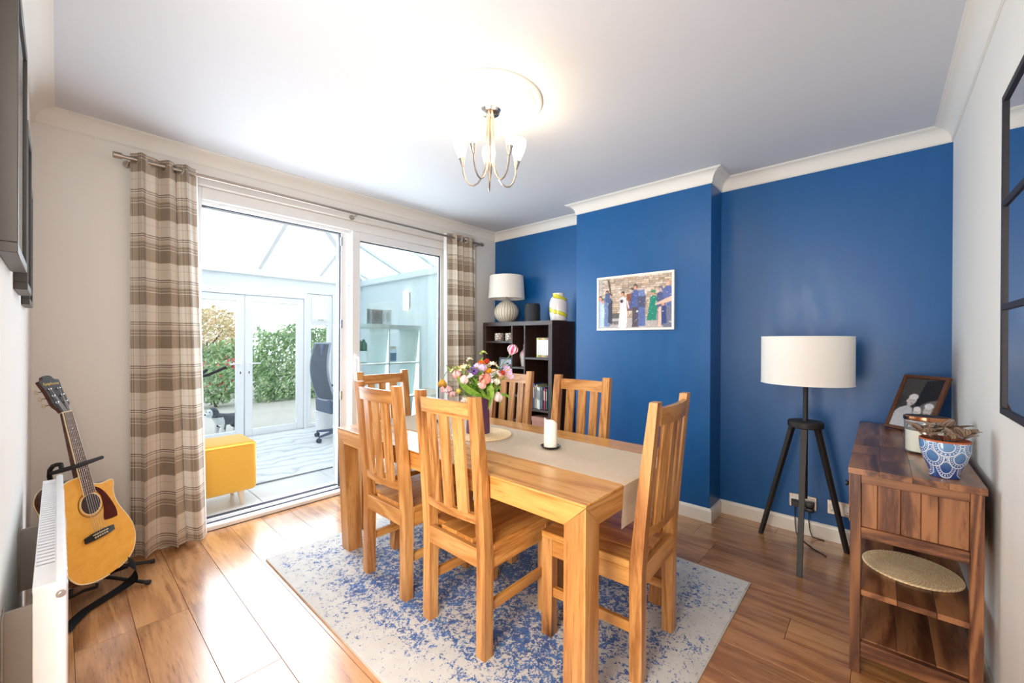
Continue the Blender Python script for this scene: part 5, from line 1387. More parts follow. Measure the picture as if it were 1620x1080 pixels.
for hi_i, (hx_, hy_, hz_) in enumerate(heads):
    nl = 6
    for q in range(nl):
        if lm is None:
            o = leaf_bm(.040, .030).build('leaf', M_bronze, PL, normals=False); lm = o
        else:
            o = bpy.data.objects.new('leaf', lm.data); COL.objects.link(o); o.parent = PL
        o.location = (hx_, hy_, hz_ * 1.15 + .004 * (q % 3)); sc = rp.uniform(.75, 1.25)
        o.scale = (sc, sc, sc); o.rotation_euler = (rp.uniform(.5, 1.25), rp.uniform(-.3, .3), q * 2 * PI / nl + rp.uniform(-.4, .4) + hi_i)

# ------------------------------------------------------------------ guitar on its stand
B0 = Vector((.147, 2.655, .100)); axg = (Vector((-.029, 2.80, 1.073)) - B0).normalized()
ng = Vector((.72, -.69, 0)); ng = (ng - axg * ng.dot(axg)).normalized(); sg = axg.cross(ng) * -1
if sg.x < 0: sg = -sg
G = thing('acoustic_guitar', 'amber acoustic guitar with dark pickguard resting on its stand', 'guitar', B0 + sg * .036)
GM = Matrix((sg, axg, ng)).transposed().to_4x4()                    # local x across, y along the neck, z out of the face
half = [(0, .030), (.05, .033), (.098, .045), (.138, .068), (.164, .105), (.177, .150), (.176, .195), (.163, .240), (.142, .285), (.127, .322), (.121, .355), (.122, .395)]
left = [(-x, y) for x, y in half] + [(-.130, .428), (-.131, .455), (-.120, .480), (-.100, .498), (-.07, .508), (-.030, .510), (-.024, .510)]
right = half + [(.131, .420), (.134, .438), (.125, .448), (.105, .448), (.075, .447), (.050, .452), (.030, .462), (.024, .470)]
def smooth_line(P, k=4):
    out = []
    n = len(P)
    for j in range(n - 1):
        a, b, c, d_ = [Vector((*P[max(0, min(n - 1, q))], 0)) for q in (j - 1, j, j + 1, j + 2)]
        for q in range(k):
            t_ = q / k; v = .5 * ((2 * b) + (c - a) * t_ + (2 * a - 5 * b + 4 * c - d_) * t_ * t_ + (3 * b - a - 3 * c + d_) * t_ ** 3); out.append((v.x, v.y))
    out.append(P[-1]); return out
outl = smooth_line(right[1:]) ; outr = smooth_line(left)
outline = outl + outr[::-1]
ctr = Vector((0, .25))
def scaled(o, k): return [(ctr.x + (x - ctr.x) * k, ctr.y + (y - ctr.y) * k) for x, y in o]
M_gback = wood('dark_mahogany_back', [(.2, lin((54, 24, 18))), (.8, lin((104, 56, 40)))], 'Y', 9, .1, .25, .0, coat=.6, rnd=0)
M_gtop = wood('amber_spruce_top', [(.1, lin((228, 150, 52))), (.5, lin((248, 182, 76))), (.9, lin((253, 200, 106)))], 'Y', 30, .02, .22, .0, coat=.7, ring=.25, bump=.0, rnd=0, pores=.0)
MB().prism(outline, -.100, -.003, GM).build('body', M_gback, G, ang=30)
MB().prism(scaled(outline, .992), -.0028, .0, GM).build('soundboard', M_gtop, G, ang=30)
M_bind = plain('cream_binding', (240, 222, 176), .35)
for z in (-.0015, -.098):
    b = MB(); pts = [GM @ Vector((x, y, z)) for x, y in outline]; b.tube(pts, .0026, 6, False).build('binding', M_bind, G)
def disc(mb, x, y, z0, z1, r, seg=32):
    m = GM @ Matrix.Translation((x, y, 0)); mb.lathe([(0, z0), (r, z0), (r, z1), (0, z1)], seg, m); return mb
disc(MB(), 0, .374, .0002, .0007, .0455).build('sound_hole', plain('sound_hole_dark', (58, 32, 22), .7, var=.2), G)
for r0, r1 in ((.0465, .0495), (.0565, .0580), (.0600, .0612)):
    MB().lathe([(r0, .0002), (r1, .0002), (r1, .0009), (r0, .0009)], 48, GM @ Matrix.Translation((0, .374, 0)), close=True).build('rosette_ring', M_bind if r0 < .05 else M_gback, G)
pg = smooth_line([(.030, .448), (.058, .428), (.085, .385), (.108, .315), (.109, .276), (.098, .268), (.045, .275), (.040, .290), (.048, .315), (.0535, .345), (.054, .385), (.045, .415), (.030, .432)], 3)
MB().prism(pg, .0004, .0018, GM).build('pickguard', plain('tortoiseshell_pickguard', (86, 36, 30), .15, var=.35, scale=40, coat=.5), G, ang=30)
br = [(-.072, .214), (-.072, .238), (-.030, .243), (.030, .243), (.072, .238), (.072, .214), (.03, .210), (-.03, .210)]
MB().prism(br, .0002, .008, GM, .001).build('bridge', M_black, G)
MB().prism([(-.037, .233), (.037, .231), (.037, .2345), (-.037, .2365)], .0081, .0115, GM).build('saddle', M_bind, G)
for q in range(6): disc(MB(), -.029 + q * .0116, .2215, .0081, .0115, .0034, 10).build('bridge_pin', M_bind, G)
# neck
nk = lambda y: .0205 + (.0265 - .0205) * (.815 - y) / .40
MB().hexa([GM @ Vector(p) for p in ((-nk(.455), .455, -.026), (nk(.455), .455, -.026), (nk(.455), .455, .0025), (-nk(.455), .455, .0025), (-nk(.815) * .9, .815, -.014), (nk(.815) * .9, .815, -.014), (nk(.815), .815, .0025), (-nk(.815), .815, .0025))], .003).build('neck', M_gback, G)
MB().hexa([GM @ Vector(p) for p in ((-nk(.42), .422, .0026), (nk(.42), .422, .0026), (nk(.42), .422, .0075), (-nk(.42), .422, .0075), (-nk(.815), .815, .0026), (nk(.815), .815, .0026), (nk(.815), .815, .0075), (-nk(.815), .815, .0075))]).build('fretboard', plain('rosewood_fretboard', (104, 62, 38), .45, var=.15), G, smooth=False)
for s in (-1, 1): MB().hexa([GM @ Vector(p) for p in ((s * nk(.42), .422, .0022), (s * (nk(.42) + .0014), .422, .0022), (s * (nk(.42) + .0014), .422, .0077), (s * nk(.42), .422, .0077), (s * nk(.815), .815, .0022), (s * (nk(.815) + .0014), .815, .0022), (s * (nk(.815) + .0014), .815, .0077), (s * nk(.815), .815, .0077))]).build('binding', M_bind, G, smooth=False)
sc_l = .815 - .235
for q in range(1, 20):
    y = .815 - sc_l * (1 - 2 ** (-q / 12)); w = nk(y)
    MB().box2((-w, y - .0006, .0076), (w, y + .0006, .0085)).xf(GM).build('fret', M_steel, G, smooth=False)
for q in (3, 5, 7, 9, 12, 15):
    y = .815 - sc_l * (1 - 2 ** (-(q - .5) / 12))
    for x in ((0,) if q != 12 else (-.010, .010)): disc(MB(), x, y, .0076, .0079, .0028, 10).build('fret_marker', M_bind, G)
MB().box2((-.0212, .815, .0), (.0212, .820, .0092)).xf(GM).build('nut', M_bind, G, smooth=False)
HM = GM @ Matrix.Translation((0, .820, 0)) @ Matrix.Rotation(math.radians(-13), 4, 'X')
hd = smooth_line([(-.0195, .000), (-.024, .018), (-.036, .040), (-.036, .075), (-.038, .11), (-.044, .150), (-.042, .162), (-.026, .166), (-.018, .182), (.0, .186), (.018, .182), (.026, .166), (.042, .162), (.044, .150), (.038, .11), (.036, .075), (.036, .040), (.024, .018), (.0195, .000)], 3)
hs = MB().prism(hd, -.017, -.003, HM).build('headstock', M_gback, G, ang=30)
MB().prism([(x * .985, .001 + y * .992) for x, y in hd], -.0028, -.0012, HM).build('headstock_veneer', plain('black_veneer', (40, 32, 32), .22, coat=.5), hs, ang=30)
tx = bpy.data.curves.new('logo_text', 'FONT'); tx.body = 'Epiphone'; tx.size = .0185; tx.align_x = 'CENTER'; tx.extrude = .0002; tx.shear = .3
to = bpy.data.objects.new('logo_text', tx); COL.objects.link(to); to.parent = hs; to.matrix_local = HM @ Matrix.Translation((0, .138, -.0008)); tx.materials.append(plain('gold_inlay', (214, 178, 96), .3, .6))
bpy.context.view_layer.update(); _me = bpy.data.meshes.new_from_object(to.evaluated_get(bpy.context.evaluated_depsgraph_get())); _ml = to.matrix_local.copy(); bpy.data.objects.remove(to)
to = bpy.data.objects.new('maker_lettering', _me); COL.objects.link(to); to.parent = hs; to.matrix_local = _ml; to['label'] = 'gold maker lettering'
for s in (-1, 1):
    for q in range(3):
        y = .048 + q * .034; x = s * .020
        tn = MB(); tn.lathe([(0, -.001), (.0055, -.001), (.0055, .002), (.0032, .003), (.0032, .009), (0, .0095)], 12, HM @ Matrix.Translation((x, y, 0)))
        tn.tube([HM @ Vector((s * .030, y, -.022)), HM @ Vector((s * .050, y, -.022))], .0022, 6); tn.box((0, 0, 0), (.001, .001, .001)) if False else None
        tu = tn.build('tuning_peg', M_chrome, hs)
        kb = MB().ball((0, 0, 0), .010, 10, 7, (.75, 1.1, .55)); kb.xf(HM @ Matrix.Translation((s * .056, y, -.022))); kb.build('tuning_knob', plain('cream_knob', (196, 176, 150), .3) if 'cream_knob' not in bpy.data.materials else bpy.data.materials['cream_knob'], hs)
    pass
for q in range(6):
    x0_, x1_ = -.029 + q * .0116, -.0165 + q * .0066; s = -1 if q < 3 else 1; pq = (q if q < 3 else 5 - q)
    st_ = MB().tube([GM @ Vector((x0_, .2215, .0112)), GM @ Vector((x0_ * .99, .2345, .0118)), GM @ Vector((x1_, .8175, .0098)), HM @ Vector((s * .018, .048 + pq * .034, .006))], .0006 if q > 2 else .0008, 5)
    st_.build('string', M_steel, G)
# strap: hangs from the tail pin and loops over the floor
t = thing('guitar_strap', 'black guitar strap hanging from the body and trailing on the floor', 'strap', (.20, 2.80, 0))
sp3 = [(.232, 2.725, .150), (.262, 2.735, .105), (.262, 2.750, .055), (.228, 2.765, .020), (.176, 2.738, .010), (.128, 2.700, .008), (.082, 2.655, .008), (.045, 2.585, .008), (.022, 2.52, .008)]
sw3 = [(0, .3, 1), (0, .5, .9), (-.3, .7, .6), (-.5, .8, .3), (-.6, .8, .1), (-.7, .7, .1), (-.8, .6, .05), (-.85, .5, .05), (-.85, .5, .0)]
mb = MB(); n_ = len(sp3)
def strap(u, v):
    x = v * (n_ - 1); j = min(int(x), n_ - 2); f = x - j
    def cr(a): return [Vector(a[max(0, min(n_ - 1, j + q))]) for q in (-1, 0, 1, 2)]
    p0, p1, p2, p3 = cr(sp3); P_ = .5 * ((2 * p1) + (p2 - p0) * f + (2 * p0 - 5 * p1 + 4 * p2 - p3) * f * f + (3 * p1 - p0 - 3 * p2 + p3) * f ** 3)
    w = Vector(sw3[j]).lerp(Vector(sw3[j + 1]), f).normalized(); P_ = P_ + w * (.044 * (u - .5)); P_.z = max(P_.z, .0025)
    return P_ - Vector((.20, 2.80, 0))
mb.grid(strap, 3, 48); bmesh.ops.solidify(mb.bm, geom=mb.bm.faces[:], thickness=.0016)
mb.build('webbing', plain('black_webbing', (34, 32, 32), .8, var=.2, scale=200), t)
# stand
t = thing('guitar_stand', 'black tubular guitar stand with padded neck yoke', 'guitar stand', (.13, 2.93, 0))
o3 = Vector((.13, 2.93, 0)); T3 = lambda *pp: [Vector(p) - o3 for p in pp]
MB().tube(T3((.06, 2.955, .02), (.02, 2.95, .30), (-.018, 2.93, .54), (-.024, 2.918, .585), (-.022, 2.902, .618), (-.012, 2.882, .638), (.0, 2.86, .646), (.012, 2.840, .648)), .0095, 10).build('upright', M_black, t)
yk = [B0 + sg * (.036 + u) + axg * v + ng * w for u, v, w in ((-.055, .560, -.075), (-.052, .562, -.035), (-.047, .564, .014), (-.02, .565, .0245), (.03, .566, .0245), (.085, .567, .023))]
MB().tube([p - o3 for p in yk], [.008, .010, .010, .0095, .0095, .008], 10).build('neck_yoke', plain('black_foam', (40, 40, 42), .8), t)
yk2 = [B0 + sg * (.036 + u) + axg * v + ng * w for u, v, w in ((-.055, .560, -.075), (.0, .556, -.085), (.055, .560, -.07), (.058, .564, -.03))]
MB().tube([p - o3 for p in yk2], .0085, 10).build('neck_yoke', bpy.data.materials['black_foam'], t)
MB().tube(T3((.012, 2.840, .648), yk2[1]), .0085, 8).build('upright', M_black, t)
for P_ in ((.345, 2.975, .012), (.30, 2.74, .012), (-.045, 2.90, .012)):
    MB().tube(T3((.06, 2.955, .06), ((.06 + P_[0]) / 2, (2.955 + P_[1]) / 2, .045), P_), .0085, 8).build('leg', M_black, t)
    MB().tube(T3((P_[0], P_[1], .0115), (P_[0] + (P_[0] - .06) * .06, P_[1] + (P_[1] - 2.955) * .06, .0115)), .0112, 8).build('rubber_foot', bpy.data.materials['black_foam'], t)
for u in (-.075, .075):
    c0 = Vector((.06, 2.945, .13)); pts = [B0 + sg * (.036 + u) + axg * -.004 + ng * -.115, B0 + sg * (.036 + u) + axg * .012 + ng * -.05, B0 + sg * (.036 + u * 1.05) + axg * .016 + ng * .010, B0 + sg * (.036 + u * 1.05) + axg * .036 + ng * .016]
    MB().tube([c0 - o3] + [p - o3 for p in pts], .0075, 8).build('cradle_arm', M_black, t)

# ------------------------------------------------------------------ radiator
RY0, RY1, RZ0, RZ1 = 1.40, 2.43, .13, .695
R = thing('radiator', 'white panel radiator with slatted top grille on the side wall', 'radiator', (Xl + .006, (RY0 + RY1) / 2, 0))
M_rad = plain('white_radiator_enamel', (238, 240, 244), .3)
ry = (RY1 - RY0) / 2
pnl = MB().box2((.078, -ry, RZ0), (.096, ry, RZ1), .006, 2)
pnl.build('front_panel', M_rad, R)
for i in range(22):
    y = -ry + .05 + (2 * ry - .1) * (i + .5) / 22
    MB().box2((.0958, y - .012, RZ0 + .05), (.0985, y + .012, RZ1 - .05), .0012).build('panel_rib', M_rad, R)
MB().box2((.044, -ry + .012, RZ0 + .004), (.052, ry - .012, RZ1 - .03), .003).build('rear_panel', M_rad, R)
for s in (-1, 1):
    MB().box2((.044, s * (ry - .004), RZ0 + .004), (.080, s * (ry - .0005), RZ1 - .018), .0015).build('end_cover', M_rad, R)
nsl = 34
for i in range(nsl):
    y = -ry + .13 + (2 * ry - .20) * i / (nsl - 1)
    MB().box((.061, y, RZ1 - .022), (.034, .0085, .004), Euler((math.radians(24), 0, 0)).to_matrix()).build('grille_slat', M_rad, R, smooth=False)
MB().box2((.0435, -ry + .002, RZ1 - .028), (.0455, ry - .002, RZ1 - .016)).box2((.0765, -ry + .002, RZ1 - .028), (.0785, ry - .002, RZ1 - .016)).box2((.0455, -ry + .002, RZ1 - .022), (.0765, -ry + .125, RZ1 - .017)).box2((.0455, ry - .06, RZ1 - .022), (.0765, ry - .002, RZ1 - .017)).build('grille_frame', M_rad, R)
MB().tube([(.0865, -ry - .0005, RZ1 - .045), (.0865, -ry - .004, RZ1 - .045)], .0085, 16).tube([(.0865, -ry - .004, RZ1 - .045), (.0865, -ry - .006, RZ1 - .045)], .004, 8).build('vent_plug', M_chrome, R)
M_brk = plain('grey_bracket_steel', (176, 166, 156), .6, .0)
for y in (-.40, .22):
    bk_ = MB().box2((-.0055, y - .03, RZ0 + .26), (-.002, y + .03, RZ1 - .10), .001).box2((-.002, y - .004, RZ0 + .26), (.0435, y + .004, RZ1 - .10))
    for q in range(3): bk_.box((.02, y - .0042, RZ0 + .29 + q * .06), (.008, .001, .012))
    bk_.build('wall_bracket', M_brk, R)
MB().tube([(.062, -ry + .03, RZ0 + .02), (.062, -ry + .03, .0005)], .0075, 10).build('pipe', M_steel, R)
MB().tube([(.062, ry - .03, RZ0 + .02), (.062, ry - .03, .0005)], .0075, 10).build('pipe', M_steel, R)

# ------------------------------------------------------------------ conservatory furniture
M_crug = NT('pale_wavy_rug'); _v = M_crug.coord(); _w = M_crug.n('ShaderNodeTexWave', wave_type='BANDS', bands_direction='Y'); _w.inputs['Scale'].default_value = 1.6; _w.inputs['Distortion'].default_value = 9; _w.inputs['Detail'].default_value = 3; _w.inputs['Detail Scale'].default_value = 1.4; M_crug.l(_v, _w.inputs[0])
M_crug.set(Base_Color=M_crug.ramp(_w.outputs[1], [(.0, lin((192, 197, 202))), (.10, lin((214, 218, 222))), (1, lin((226, 228, 231)))]), Roughness=.95); M_crug.bump(M_crug.noise(_v, 200, 2), .4, .003)
t = thing('conservatory_rug', 'large pale grey rug with faint wavy lines in the conservatory', 'rug', (1.35, 4.87, 0))
MB().box2((-1.2, -.94, .0005), (1.62, .94, .012), .004).build('pile', M_crug.m, t)
MB().box2((-1.205, -.946, .0003), (1.625, -.939, .011)).build('binding', plain('grey_binding', (120, 126, 132), .9), t)

M_must = NT('mustard_fabric'); _v = M_must.coord(); _n = M_must.noise(_v, 260, 3); M_must.set(Base_Color=M_must.mix(_n, lin((222, 160, 44)), lin((244, 190, 78))), Roughness=.9, Sheen_Weight=.3); M_must.bump(_n, .25, .001); M_must = M_must.m
t = thing('footstool', 'mustard yellow padded footstool on tapered wooden legs beyond the patio door', 'footstool', (.63, 3.69, 0))
mb = MB().box2((-.385, -.185, .106), (.385, .185, .474), .034, 4)
for v in mb.bm.verts:
    k = (v.co.z - .106) / .368; v.co.x *= 1 + .012 * math.sin(k * PI); v.co.y *= 1 + .02 * math.sin(k * PI)
mb.build('padded_body', M_must, t)
mb = MB()
for y in (-.187, .187): mb.tube([(-.35, y, .455), (.35, y, .455)], .003, 6)
mb.build('seam_piping', M_must, t)
M_pale = plain('pale_beech', (226, 206, 184), .5)
for x, y in ((.29, -.13), (.29, .13), (-.30, -.13), (-.30, .13)):
    MB().tube([(x + .012 * (1 if x > 0 else -1), y, .0005), (x, y, .1195)], [.013, .024], 14).build('leg', M_pale, t)

# shelving unit right behind the glass
KX0, KX1, KY0, KY1, KZ = 1.700, 2.428, 3.385, 3.745, 1.378
M_kal = plain('white_shelving', (226, 236, 234), .4, var=.01)
K = thing('shelving_unit', 'white cube shelving unit standing behind the patio door glass', 'shelving unit', (KX0, KY0, 0))
kw, kd = KX1 - KX0, KY1 - KY0
def kbox(nm, a, b): return MB().box2(a, b, .001).build(nm, M_kal, K, smooth=False)
kbox('side_panel', (0, 0, 0), (.036, kd, KZ - .0365)); kbox('side_panel', (kw - .036, 0, 0), (kw, kd, KZ - .0365)); kbox('top_panel', (0, 0, KZ - .036), (kw, kd, KZ)); kbox('base_panel', (.0365, 0, 0), (kw - .0365, kd, .036))
kbox('divider', (kw / 2 - .0075, .002, .0365), (kw / 2 + .0075, kd - .002, KZ - .0365))
zs_ = [.036 + (KZ - .072) * q / 4 for q in range(1, 4)]
for z in zs_:
    kbox('shelf', (.0365, .002, z - .0075), (kw / 2 - .008, kd - .002, z + .0075)); kbox('shelf', (kw / 2 + .008, .002, z - .0075), (kw - .0365, kd - .002, z + .0075))
zA = zs_[2] + .008; zB = zs_[1] + .008; zD = zs_[0] + .008
# folding triptych frame on top
t = thing('triptych_frame', 'folding three-panel frame in pale silver on top of the shelving unit', 'photo frame', (1.985, 3.47, KZ + .0005))
M_silv = plain('pale_silver', (206, 214, 216), .35, .3); 
for x, w, a, c in ((-.098, .072, 32, (168, 170, 172)), (.0, .125, 0, (160, 152, 148)), (.098, .072, -32, (196, 206, 210))):
    pn = frame_mesh(w, .142, .008, .010, Euler((0, 0, math.radians(a))).to_matrix()); pn.xf(Matrix.Translation((x, -.018 if a else 0, 0))); po = pn.build('frame', M_silv, t)
    p = Paint(18, 22, c, 6); p.ell(.5, .5, .3, .35, tuple(int(q * .86) for q in c)); p.grain(.1)
    o = print_sheet('photo_print', p.a, w - .014, .128, M_prn, po); o.location = (x, (-.018 if a else 0) - .001, .071); o.rotation_euler = (0, 0, math.radians(a))
for x in (-.064, .064): MB().tube([(x, -.006, .03), (x, -.006, .11)], .0025, 6).build('hinge', M_steel, t)
# cactus in a white pot
t = thing('cactus_pot', 'white pot with a clump of finger cactus, in the upper shelf cell', 'pot', (1.866, 3.53, zA + .0005))
MB().lathe([(0, 0), (.044, 0), (.054, .01), (.058, .09), (.058, .112), (.054, .112), (.052, .10), (0, .098)], 32).build('pot_body', plain('white_pot', (228, 234, 234), .5), t)
MB().lathe([(0, .101), (.051, .1005), (.0, .0985)], 20).build('soil', bpy.data.materials['potting_soil'], t)
C_ = thing('cactus', 'clump of green finger cactus in the white pot on the shelving unit', 'cactus', (1.866, 3.53, zA + .1015))
M_cac = plain('cactus_green', (104, 146, 116), .6, var=.15)
for x, y, h in ((-.034, 0, .15), (-.006, .012, .105), (.012, -.012, .118), (.038, .006, .09), (-.034, -.02, .06), (.02, .03, .08)):
    mb = MB(); prof = [(.012, 0), (.015, h * .3), (.0155, h * .7), (.011, h * .93), (.004, h * .995), (0, h)]
    mb.lathe(prof, 16, Matrix.Translation((x, y, 0)))
    for v in mb.bm.verts:
        a = math.atan2(v.co.y - y, v.co.x - x); k = 1 + .12 * math.cos(a * 8); v.co.x = x + (v.co.x - x) * k; v.co.y = y + (v.co.y - y) * k
    mb.build('stem', M_cac, C_)
t = thing('storage_jar', 'lidded glass jar of blue sand beside the divider of the shelving', 'jar', (2.178, 3.53, zA + .0005))
MB().lathe([(0, 0), (.038, 0), (.045, .01), (.046, .10), (.038, .122), (.036, .122), (.043, .10), (.042, .012), (0, .008)], 30).build('glass_jar', glassy('jar_clear', (.95, .98, 1), .8), t)
MB().lathe([(0, .0085), (.041, .0125), (.0422, .085), (0, .086)], 26).build('blue_sand', plain('blue_grey_sand', (104, 130, 160), .9, var=.2), t)
MB().lathe([(0, .1225), (.040, .1225), (.040, .150), (0, .150)], 26).build('lid', plain('pale_wood_lid', (214, 206, 186), .6), t)
t = thing('greeting_card', 'pale card propped behind the blue sand jar', 'card', (2.120, 3.60, zA + .0005))
MB().box((0, 0, .088), (.095, .002, .176), Euler((math.radians(-3), 0, 0)).to_matrix()).build('card_front', plain('cream_card', (226, 220, 206), .6), t); MB().box((0, .028, .086), (.095, .002, .174), Euler((math.radians(18), 0, 0)).to_matrix()).build('card_back', bpy.data.materials['cream_card'], t)
# darker odds and ends in the second row
M_dgrey = plain('dark_grey_plastic', (74, 80, 92), .5)
t = thing('headphones', 'dark headphones lying in the second shelf cell', 'headphones', (1.835, 3.52, zB + .0005))
hp = [(-.075, 0, .03)] + [(-.075 * math.cos(a), .0, .035 + .085 * math.sin(a)) for a in [PI * q / 10 for q in range(11)]] + [(.075, 0, .03)]
MB().tube(hp, .007, 8).build('headband', M_dgrey, t)
for s in (-1, 1): MB().lathe([(0, -.014), (.028, -.014), (.034, -.004), (.034, .008), (.026, .014), (0, .014)], 20, Matrix.Translation((s * .07, 0, .036)) @ Matrix.Rotation(PI / 2, 4, 'Y')).build('ear_cup', M_dgrey, t)
t = thing('tape_box', 'small dark box on top of a white box in the second shelf cell', 'box', (1.86, 3.60, zB + .1005))
MB().box2((-.05, -.03, 0), (.05, .03, .036), .003).build('box_body', M_dgrey, t); MB().box2((-.051, -.031, .026), (.051, .031, .0375), .002).build('lid', plain('mid_grey', (110, 116, 126), .5), t)
t = thing('white_box', 'white card box behind the headphones on the shelving', 'box', (1.86, 3.60, zB + .0005))
MB().box2((-.09, -.055, 0), (.09, .055, .098), .002).build('box_body', plain('white_card', (232, 236, 238), .6), t); MB().box2((-.092, -.057, .07), (.092, .057, .0995), .002).build('lid', bpy.data.materials['white_card'], t)
t = thing('stapler', 'dark stapler by the divider in the second shelf row', 'stapler', (2.135, 3.50, zB + .0005))
MB().box2((-.02, -.06, 0), (.02, .06, .012), .003).build('stapler_base', M_dgrey, t); MB().box((0, 0, .040), (.026, .12, .022), Euler((math.radians(12), 0, 0)).to_matrix(), .005, 2).build('stapler_arm', M_dgrey, t)
MB().box2((-.012, .035, .011), (.012, .055, .05), .003).build('hinge', M_steel, t)
for q, (x, c, h, lb) in enumerate(((2.205, (88, 104, 132), .235, 'slate blue ring binder in the third row of the shelving'), (2.252, (206, 214, 220), .25, 'pale grey ring binder beside the slate blue one'), (2.30, (120, 132, 150), .24, 'grey blue ring binder nearest the shelving end panel'))):
    t = thing('ring_binder', lb, 'binder', (x, 3.45, zD + .0005), 0, 'ring binders on the shelving')
    MB().box2((-.021, 0, 0), (.021, .25, h), .002).build('cover', plain('binder_%d' % q, c, .5), t, smooth=False); MB().lathe([(.005, -.0005), (.010, -.0005), (.010, .001), (.005, .001)], 16, Matrix.Translation((0, 0, .04)) @ Matrix.Rotation(PI / 2, 4, 'X'), close=True).build('finger_ring', M_chrome, t)
t = thing('low_chest', 'low white chest with pale wooden lid against the conservatory wall', 'chest', (2.93, 4.05, 0))
MB().box2((-.205, -.30, .0), (.205, .30, .60), .006).build('chest_body', M_kal, t); MB().box2((-.215, -.31, .6005), (.215, .31, .628), .004).build('lid', M_pale, t)

# wall light
t = thing('wall_light', 'glowing rectangular wall light on the conservatory wall', 'wall light', (CX1 - .0005, 4.722, 1.766))
MB().box2((-.018, -.055, -.11), (0, .055, .11), .003).build('back_plate', M_chrome, t)
MB().box2((-.05, -.04, -.125), (-.0185, .04, .125), .008, 2).build('glass_diffuser', _lit('glowing_wall_light', (1.0, .86, .56), 2.6), t)
# office chair
OC = thing('office_chair', 'tall grey mesh-back office chair on castors in the conservatory', 'office chair', (2.37, 5.02, .012), math.radians(1))
M_mesh = plain('grey_chair_mesh', (128, 138, 150), .8, var=.15, scale=400); M_cgrey = plain('slate_chair_plastic', (88, 102, 126), .5)
def backc(z):
    k = (z - .36) / .84; return -.215 - .075 * math.sin(k * PI * 1.15 - .55) * (1 if k > .25 else 1) - .05 * k
def back(u, v):
    z = .50 + .68 * v; w = .245 * (1 - .18 * v ** 2); yy = (u - .5) * 2 * w
    return (backc(z) + .055 * (abs(u - .5) * 2) ** 2, yy, z)
mb = MB().grid(back, 12, 18); bmesh.ops.solidify(mb.bm, geom=mb.bm.faces[:], thickness=.016); mb.build('backrest', M_mesh, OC)
fr_ = MB()
for s in (0, 1): fr_.tube([back(s, v / 14) for v in range(15)], .012, 8)
fr_.tube([back(u / 8, 1.0) for u in range(9)], .012, 8).tube([back(u / 8, 0.0) for u in range(9)], .012, 8); fr_.build('back_frame', plain('pale_chair_frame', (150, 164, 180), .4), OC)
MB().box((backc(1.10) + .035, 0, 1.10), (.05, .28, .15), Euler((0, .12, 0)).to_matrix(), .02, 3).build('headrest', M_cgrey, OC)
MB().box((backc(.42) + .0, 0, .425), (.05, .40, .17), Euler((0, -.05, 0)).to_matrix(), .02, 3).build('lumbar_cover', M_cgrey, OC)
MB().box2((-.20, -.24, .40), (.27, .24, .47), .03, 3).build('seat', M_cgrey, OC)
for s in (-1, 1):
    MB().tube([(-.05, s * .25, .42), (-.05, s * .285, .52), (-.04, s * .285, .62)], .014, 8).box((.02, s * .285, .63), (.22, .06, .03), None, .012, 2).build('armrest', M_cgrey, OC)
MB().tube([(0, 0, .09), (0, 0, .40)], [.028, .024], 14).build('gas_lift', M_black, OC)
for q in range(5):
    a = q * 2 * PI / 5 + .9; c, s = math.cos(a), math.sin(a)
    MB().tube([(.02 * c, .02 * s, .105), (.31 * c, .31 * s, .068)], [.022, .014], 8).build('base_arm', M_cgrey, OC)
    cm = Matrix.Translation((.31 * c, .31 * s, .0265)) @ Matrix.Rotation(a, 4, 'Z') @ Matrix.Rotation(PI / 2, 4, 'X')
    cs = MB(); 
    for off in (-.014, .014): cs.lathe([(0, -.008), (.022, -.008), (.026, -.004), (.026, .004), (.022, .008), (0, .008)], 16, cm @ Matrix.Translation((0, 0, off)))
    cs.tube([(.31 * c, .31 * s, .02), (.31 * c, .31 * s, .068)], .007, 8); cs.build('caster', M_dgrey, OC)
# bin
t = thing('waste_bin', 'white plastic waste bin behind the office chair', 'bin', (2.43, 5.62, .012))
MB().lathe([(0, 0), (.095, 0), (.10, .005), (.128, .27), (.134, .275), (.130, .28), (.122, .27), (.094, .012), (0, .01)], 32).build('bin_body', plain('white_bin', (236, 238, 240), .5), t)
MB().lathe([(.129, .262), (.136, .266), (.136, .274), (.129, .277)], 32, close=True).build('bin_rim', bpy.data.materials['white_bin'], t)
# exercise bike, mostly behind the curtain
t = thing('exercise_bike', 'black exercise bike handlebars poking out past the plaid curtain', 'exercise bike', (.62, 4.62, .0125))
MB().tube([(-.45, -.22, .03), (-.45, .22, .03)], .03, 12).tube([(.32, -.20, .03), (.32, .20, .03)], .03, 12).tube([(-.45, 0, .035), (.32, 0, .035)], .025, 10).build('base', M_black, t)
MB().tube([(.12, 0, .04), (.20, 0, .50), (.24, 0, .88)], .024, 12).build('handlebar_post', M_black, t)
MB().tube([(.24, -.02, .88), (.30, -.08, .90), (.41, -.10, .955), (.43, -.10, .965)], .014, 10).tube([(.24, .02, .88), (.30, .16, .90), (.34, .18, .93)], .014, 10).build('handlebar', M_black, t)
MB().tube([(-.12, 0, .04), (-.20, 0, .40), (-.24, 0, .66)], .022, 12).build('seat_post', M_black, t)
MB().ball((-.25, 0, .70), .13, 14, 8, (1.0, .75, .28)).build('saddle', M_black, t)
MB().lathe([(0, -.04), (.17, -.04), (.19, -.02), (.19, .02), (.17, .04), (0, .04)], 32, Matrix.Translation((.05, 0, .27)) @ Matrix.Rotation(PI / 2, 4, 'X')).build('flywheel_cover', M_dgrey, t)
